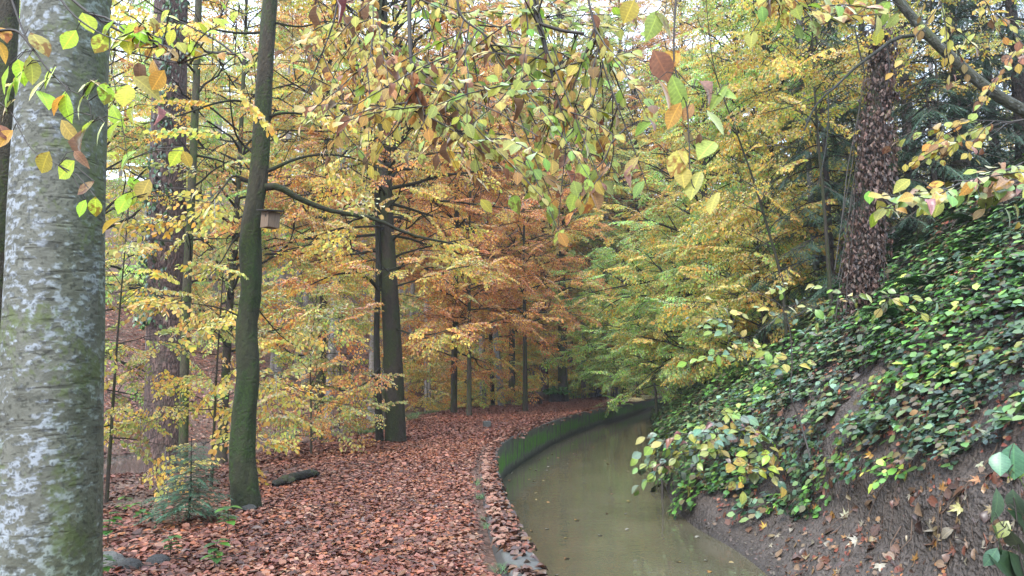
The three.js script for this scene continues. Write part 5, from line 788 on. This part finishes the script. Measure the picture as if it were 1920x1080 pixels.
// ferns on the slope
{
  const fr = (seed) => { const r = rng(seed), mb = new MB(); for (let f = 0; f < 9; f++) { const a = f * 0.7 + r() * 0.3, d = V(Math.cos(a), 0, Math.sin(a)), s = d.clone().cross(V(0, 1, 0)); for (let k = 1; k < 20; k++) { const u = k / 20, q = d.clone().multiplyScalar(0.75 * u).add(V(0, 0.6 * u - 0.55 * u * u, 0)); for (const e of [-1, 1]) leafInto(mb, frame(q, s.clone().multiplyScalar(e).addScaledVector(d, 0.4), V(0, 1, 0)), 0.17 * Math.sin(Math.PI * (0.15 + 0.85 * u)) + 0.02, vary(r, [0.07, 0.15, 0.05]), { lod: 2, wide: 0.6 }); } } return mb.geo(); };
  const G = fr(1501); [[1745, 545, 11.5, 'feathery fern on the slope left of the lime carpet at right'], [1690, 600, 11, 'smaller fern low on the slope below the dead ivy column'], [1850, 480, 12.5, 'fern high on the slope near the right border']].forEach(([px, py, D, label], i) => { const b = at(px, py, D), g = thing('fern', label, 'fern', put(b.x, -D, 0.05), 'ferns on the slope'); part('fronds', G, M.gloss, g); g.rotation.y = i * 2; });
}
// leaves lying on the bank and floating on the water
{
  const r = rng(1601), seat = (px, py) => { const d = ray(px, py); let D = 3; for (; D < 60; D += 0.02) { const k = D / -d.z; if (EYE + d.y * k < groundH(d.x * k, -D)) break; } return D; };
  const lay = (name, geo, c, px, py, L, label, cat, group) => { const D = seat(px, py), x = at(px, py, D).x, p = put(x, -D, 0.025), g = thing(name, label, cat, p, group), m = part('blade', geo, lmat(c, 1, true), g); m.quaternion.copy(qY(normalAt(x, -D).lerp(V(0, 0.3, 1), 0.4).normalize(), r)); m.scale.setScalar(L); };
  [[1857, 820, [0.40, 0.42, 0.28], 0.26, 'pale yellow-green maple leaf high on the mud at right'], [1770, 838, [0.34, 0.33, 0.08], 0.24, 'yellow-green maple leaf below the ivy edge on the mud'], [1692, 864, [0.42, 0.27, 0.19], 0.26, 'large tan maple leaf on bare mud beside a smaller tan leaf'], [1634, 856, [0.46, 0.24, 0.02], 0.22, 'bright orange-yellow maple leaf at the ivy edge'], [1608, 1018, [0.46, 0.42, 0.33], 0.27, 'cream star-shaped maple leaf in the leaf drift by the water'], [1586, 975, [0.44, 0.42, 0.28], 0.24, 'pale upright maple leaf left of the mud scar'], [1837, 876, [0.42, 0.42, 0.26], 0.18, 'small cream leaf in the middle of the mud scar'], [1802, 962, [0.42, 0.38, 0.12], 0.22, 'yellow maple leaf above the leaf drift, right half of the mud'], [1650, 1062, [0.45, 0.40, 0.30], 0.25, 'pale maple leaf at the bottom border by the root'], [1468, 922, [0.36, 0.36, 0.06], 0.2, 'lime-yellow maple leaf hanging at the earth overhang'], [1436, 958, [0.42, 0.44, 0.30], 0.24, 'whitish-green leaf standing on the mud shore'], [1434, 992, [0.48, 0.32, 0.03], 0.2, 'golden leaf at the water edge of the mud shore'], [1545, 918, [0.30, 0.14, 0.10], 0.32, 'big rusty pink maple leaf hanging among dry roots'], [1610, 705, [0.40, 0.34, 0.32], 0.3, 'large pinkish pale leaf on the dark ivy'], [1728, 722, [0.42, 0.34, 0.32], 0.26, 'pale pink leaf on the ivy right of centre slope'], [1765, 606, [0.42, 0.34, 0.36], 0.24, 'pale lilac leaf high on the ivy slope'], [1532, 708, [0.40, 0.30, 0.24], 0.26, 'beige leaf lying by the sapling stem on the slope'], [1836, 905, [0.40, 0.17, 0.05], 0.17, 'single orange leaf on bare mud right of the scar']].forEach(([px, py, c, L, label], i) => lay('maple_leaf', mapleG[i % 4], c, px, py, L, label, 'fallen leaf', 'large fallen leaves on the bank'));
  // smaller ones that nothing tells apart
  const slope = scene.children.find((o) => o.name === 'hillside');
  for (let i = 0; i < 200; i++) { const px = 1330 + 590 * r(), py = 930 + 150 * r() ** 0.8 - Math.max(0, (px - 1600) * 0.12) * r() * 1.5; if (py < 1010 - (px - 1330) * 0.45 && px < 1500) continue; const D = seat(px, py), x = at(px, py, D).x; if (x - bxr(D) < 0.05) continue; const o = part('leaf', pick(r, r() < 0.35 ? mapleG : r() < 0.5 ? leafGeo : dryGeo), lmat(pick(r, PAL.mixed), 0, true), slope); o.position.copy(put(x, -D, 0.02)); o.quaternion.copy(qY(normalAt(x, -D).add(V((r() - 0.5) * 0.8, 0, (r() - 0.5) * 0.8)).normalize(), r)); o.scale.setScalar(0.12 + 0.09 * r()); }
  const water = scene.children.find((o) => o.name === 'water');
  for (let i = 0; i < 70; i++) { const D = 8.2 + 22 * r() ** 1.8, x = lerp(cx(D) + 0.1, bxr(D) - 0.15, r() < 0.5 ? r() : r() ** 3); const o = part('leaf', pick(r, leafGeo), lmat(pick(r, [[0.42, 0.2, 0.04], [0.38, 0.26, 0.06], [0.3, 0.14, 0.06], [0.36, 0.26, 0.1], [0.3, 0.28, 0.22]]), 0, true), water); o.position.set(x, WL + 0.012, -D); o.rotation.set((r() - 0.5) * 0.1, r() * 6.28, (r() - 0.5) * 0.1); o.scale.setScalar(0.07 + 0.05 * r()); }
}
{
  const r = rng(1650), l = []; for (let i = 0; i < 2600; i++) { const D = 5.2 + 9.5 * r(), t = 0.05 + 2.4 * r() ** 1.3, x = bxr(D) + t; if (!isMud(x, -D, groundH(x, -D))) continue; const k = 0.006 + 0.02 * r() ** 3; l.push([new THREE.Matrix4().compose(put(x, -D, k * 0.2), new THREE.Quaternion().setFromEuler(new THREE.Euler(r() * 6, r() * 6, r() * 6)), V(k * 1.6, k * 0.7, k)), tint(r, 0.4)]); }
  const g = new THREE.IcosahedronGeometry(1, 1); tag(inst('mud_clods', g, std({ color: new THREE.Color(0.075, 0.06, 0.05) }), l, scene), 'crumbs and clods of earth on the bare mud bank', 'earth', null, 'stuff');
}
{
  const r = rng(1660), mb = new MB(), stick = (x, D, dy) => { const a = r() * 6.283, L = 0.12 + 0.4 * r() * r(), q = []; for (let k = 0; k <= 3; k++) { const xx = x + Math.cos(a) * L * (k / 3 - 0.5) + (r() - 0.5) * 0.03, zz = -D + Math.sin(a) * L * (k / 3 - 0.5); q.push(put(xx, zz, dy + 0.02 * r())); } tube(mb, q, [0.006, 0.003], 4); };
  for (let i = 0; i < 70; i++) { const D = 5.8 + 14 * r() ** 1.5; stick(dX(-0.7 - 3.2 * r(), D), D, 0.035); }
  for (let i = 0; i < 260; i++) { const D = 5.5 + 12 * r(); stick(bxr(D) + 0.3 + 6 * r(), D, 0.06); }
  const o = new THREE.Mesh(mb.geo(), std({ color: new THREE.Color(0.07, 0.05, 0.04) })); o.name = 'fallen_twigs'; o.castShadow = o.receiveShadow = true; scene.add(o); tag(o, 'thin dry twigs strewn over the leafy path and the right slope', 'twigs', null, 'stuff');
}
// dry stems and roots on the bank, a post in the water, a root and log at the lower right corner
{
  const r = rng(1701), mb = new MB(); const base = put(4.2, -8);
  for (let i = 0; i < 80; i++) { const D = 6 + 9 * r(), t = 0.9 + 1.6 * r(), x = bxr(D) + t, h = groundH(x, -D); if (h > 2.2) continue; const p = V(x, h + 0.03, -D), pts = [p]; const dx = -0.2 - 0.3 * r(); for (let k = 1; k <= 4; k++) { const xx = x + dx * k / 4 * (0.5 + r() * 0.5), zz = -D + (r() - 0.5) * 0.3 * k / 2; pts.push(V(xx, Math.max(groundH(xx, zz) + 0.02 + 0.06 * r(), lerp(h, WL, k / 5)), zz)); } tube(mb, pts, [0.006 * (0.5 + r()), 0.002], 4, { col: () => [1, 1, 1] }); }
  const g = thing('dry_roots', 'tangle of dry roots and stems hanging on the mud bank', 'roots', base); tag(g, null, null, null, 'stuff'); part('stems', mb.geo(base), std({ color: new THREE.Color(0.13, 0.085, 0.06) }), g);
  const p = gnd(1240, 935, WL), q = thing('stake', 'thin dark stake standing in the water below the bramble', 'stake', V(p.x, WL - 0.4, p.z)), st = new MB(); tube(st, [V(0, 0, 0), V(0.03, 0.6, 0), V(0.0, 1.25, 0)], [0.035, 0.02], 8, { cap: true }); part('stick', st.geo(), M.twig, q);
  const D2 = 6.6, b2 = at(1680, 1062, D2), ro = thing('root', 'pale grey forked root sticking out of the leaf drift, bottom right', 'root', put(b2.x, -D2)), rm = new MB(); tube(rm, smooth([V(-0.06, -0.1, 0.1), V(0, 0.1, 0), V(0.05, 0.22, -0.05), V(0.03, 0.34, -0.12)], 10), [0.035, 0.025, 0.012], 8, { cap: true, tw: 0.5 }); part('root_wood', rm.geo(), M.pale, ro);
  const D3 = 5.9, b3 = at(1740, 1078, D3), lg = thing('dark_log', 'dark wet log lying along the bottom border at the right', 'log', put(b3.x, -D3, 0.03)), lm = new MB(); tube(lm, smooth([V(-0.4, -0.12, 0.1), V(0, 0.0, 0), V(0.4, 0.14, -0.06), V(0.7, 0.2, -0.2)], 14), (t, a) => 0.075 * (0.8 + 0.4 * fbm(t * 5, a, 3, 0, 0, 160)), 12, { cap: true, tw: 0.5, col: () => [0.5, 0.45, 0.45] }); part('bark', lm.geo(), M.mossy, lg);
}

renderer.render(scene, camera);
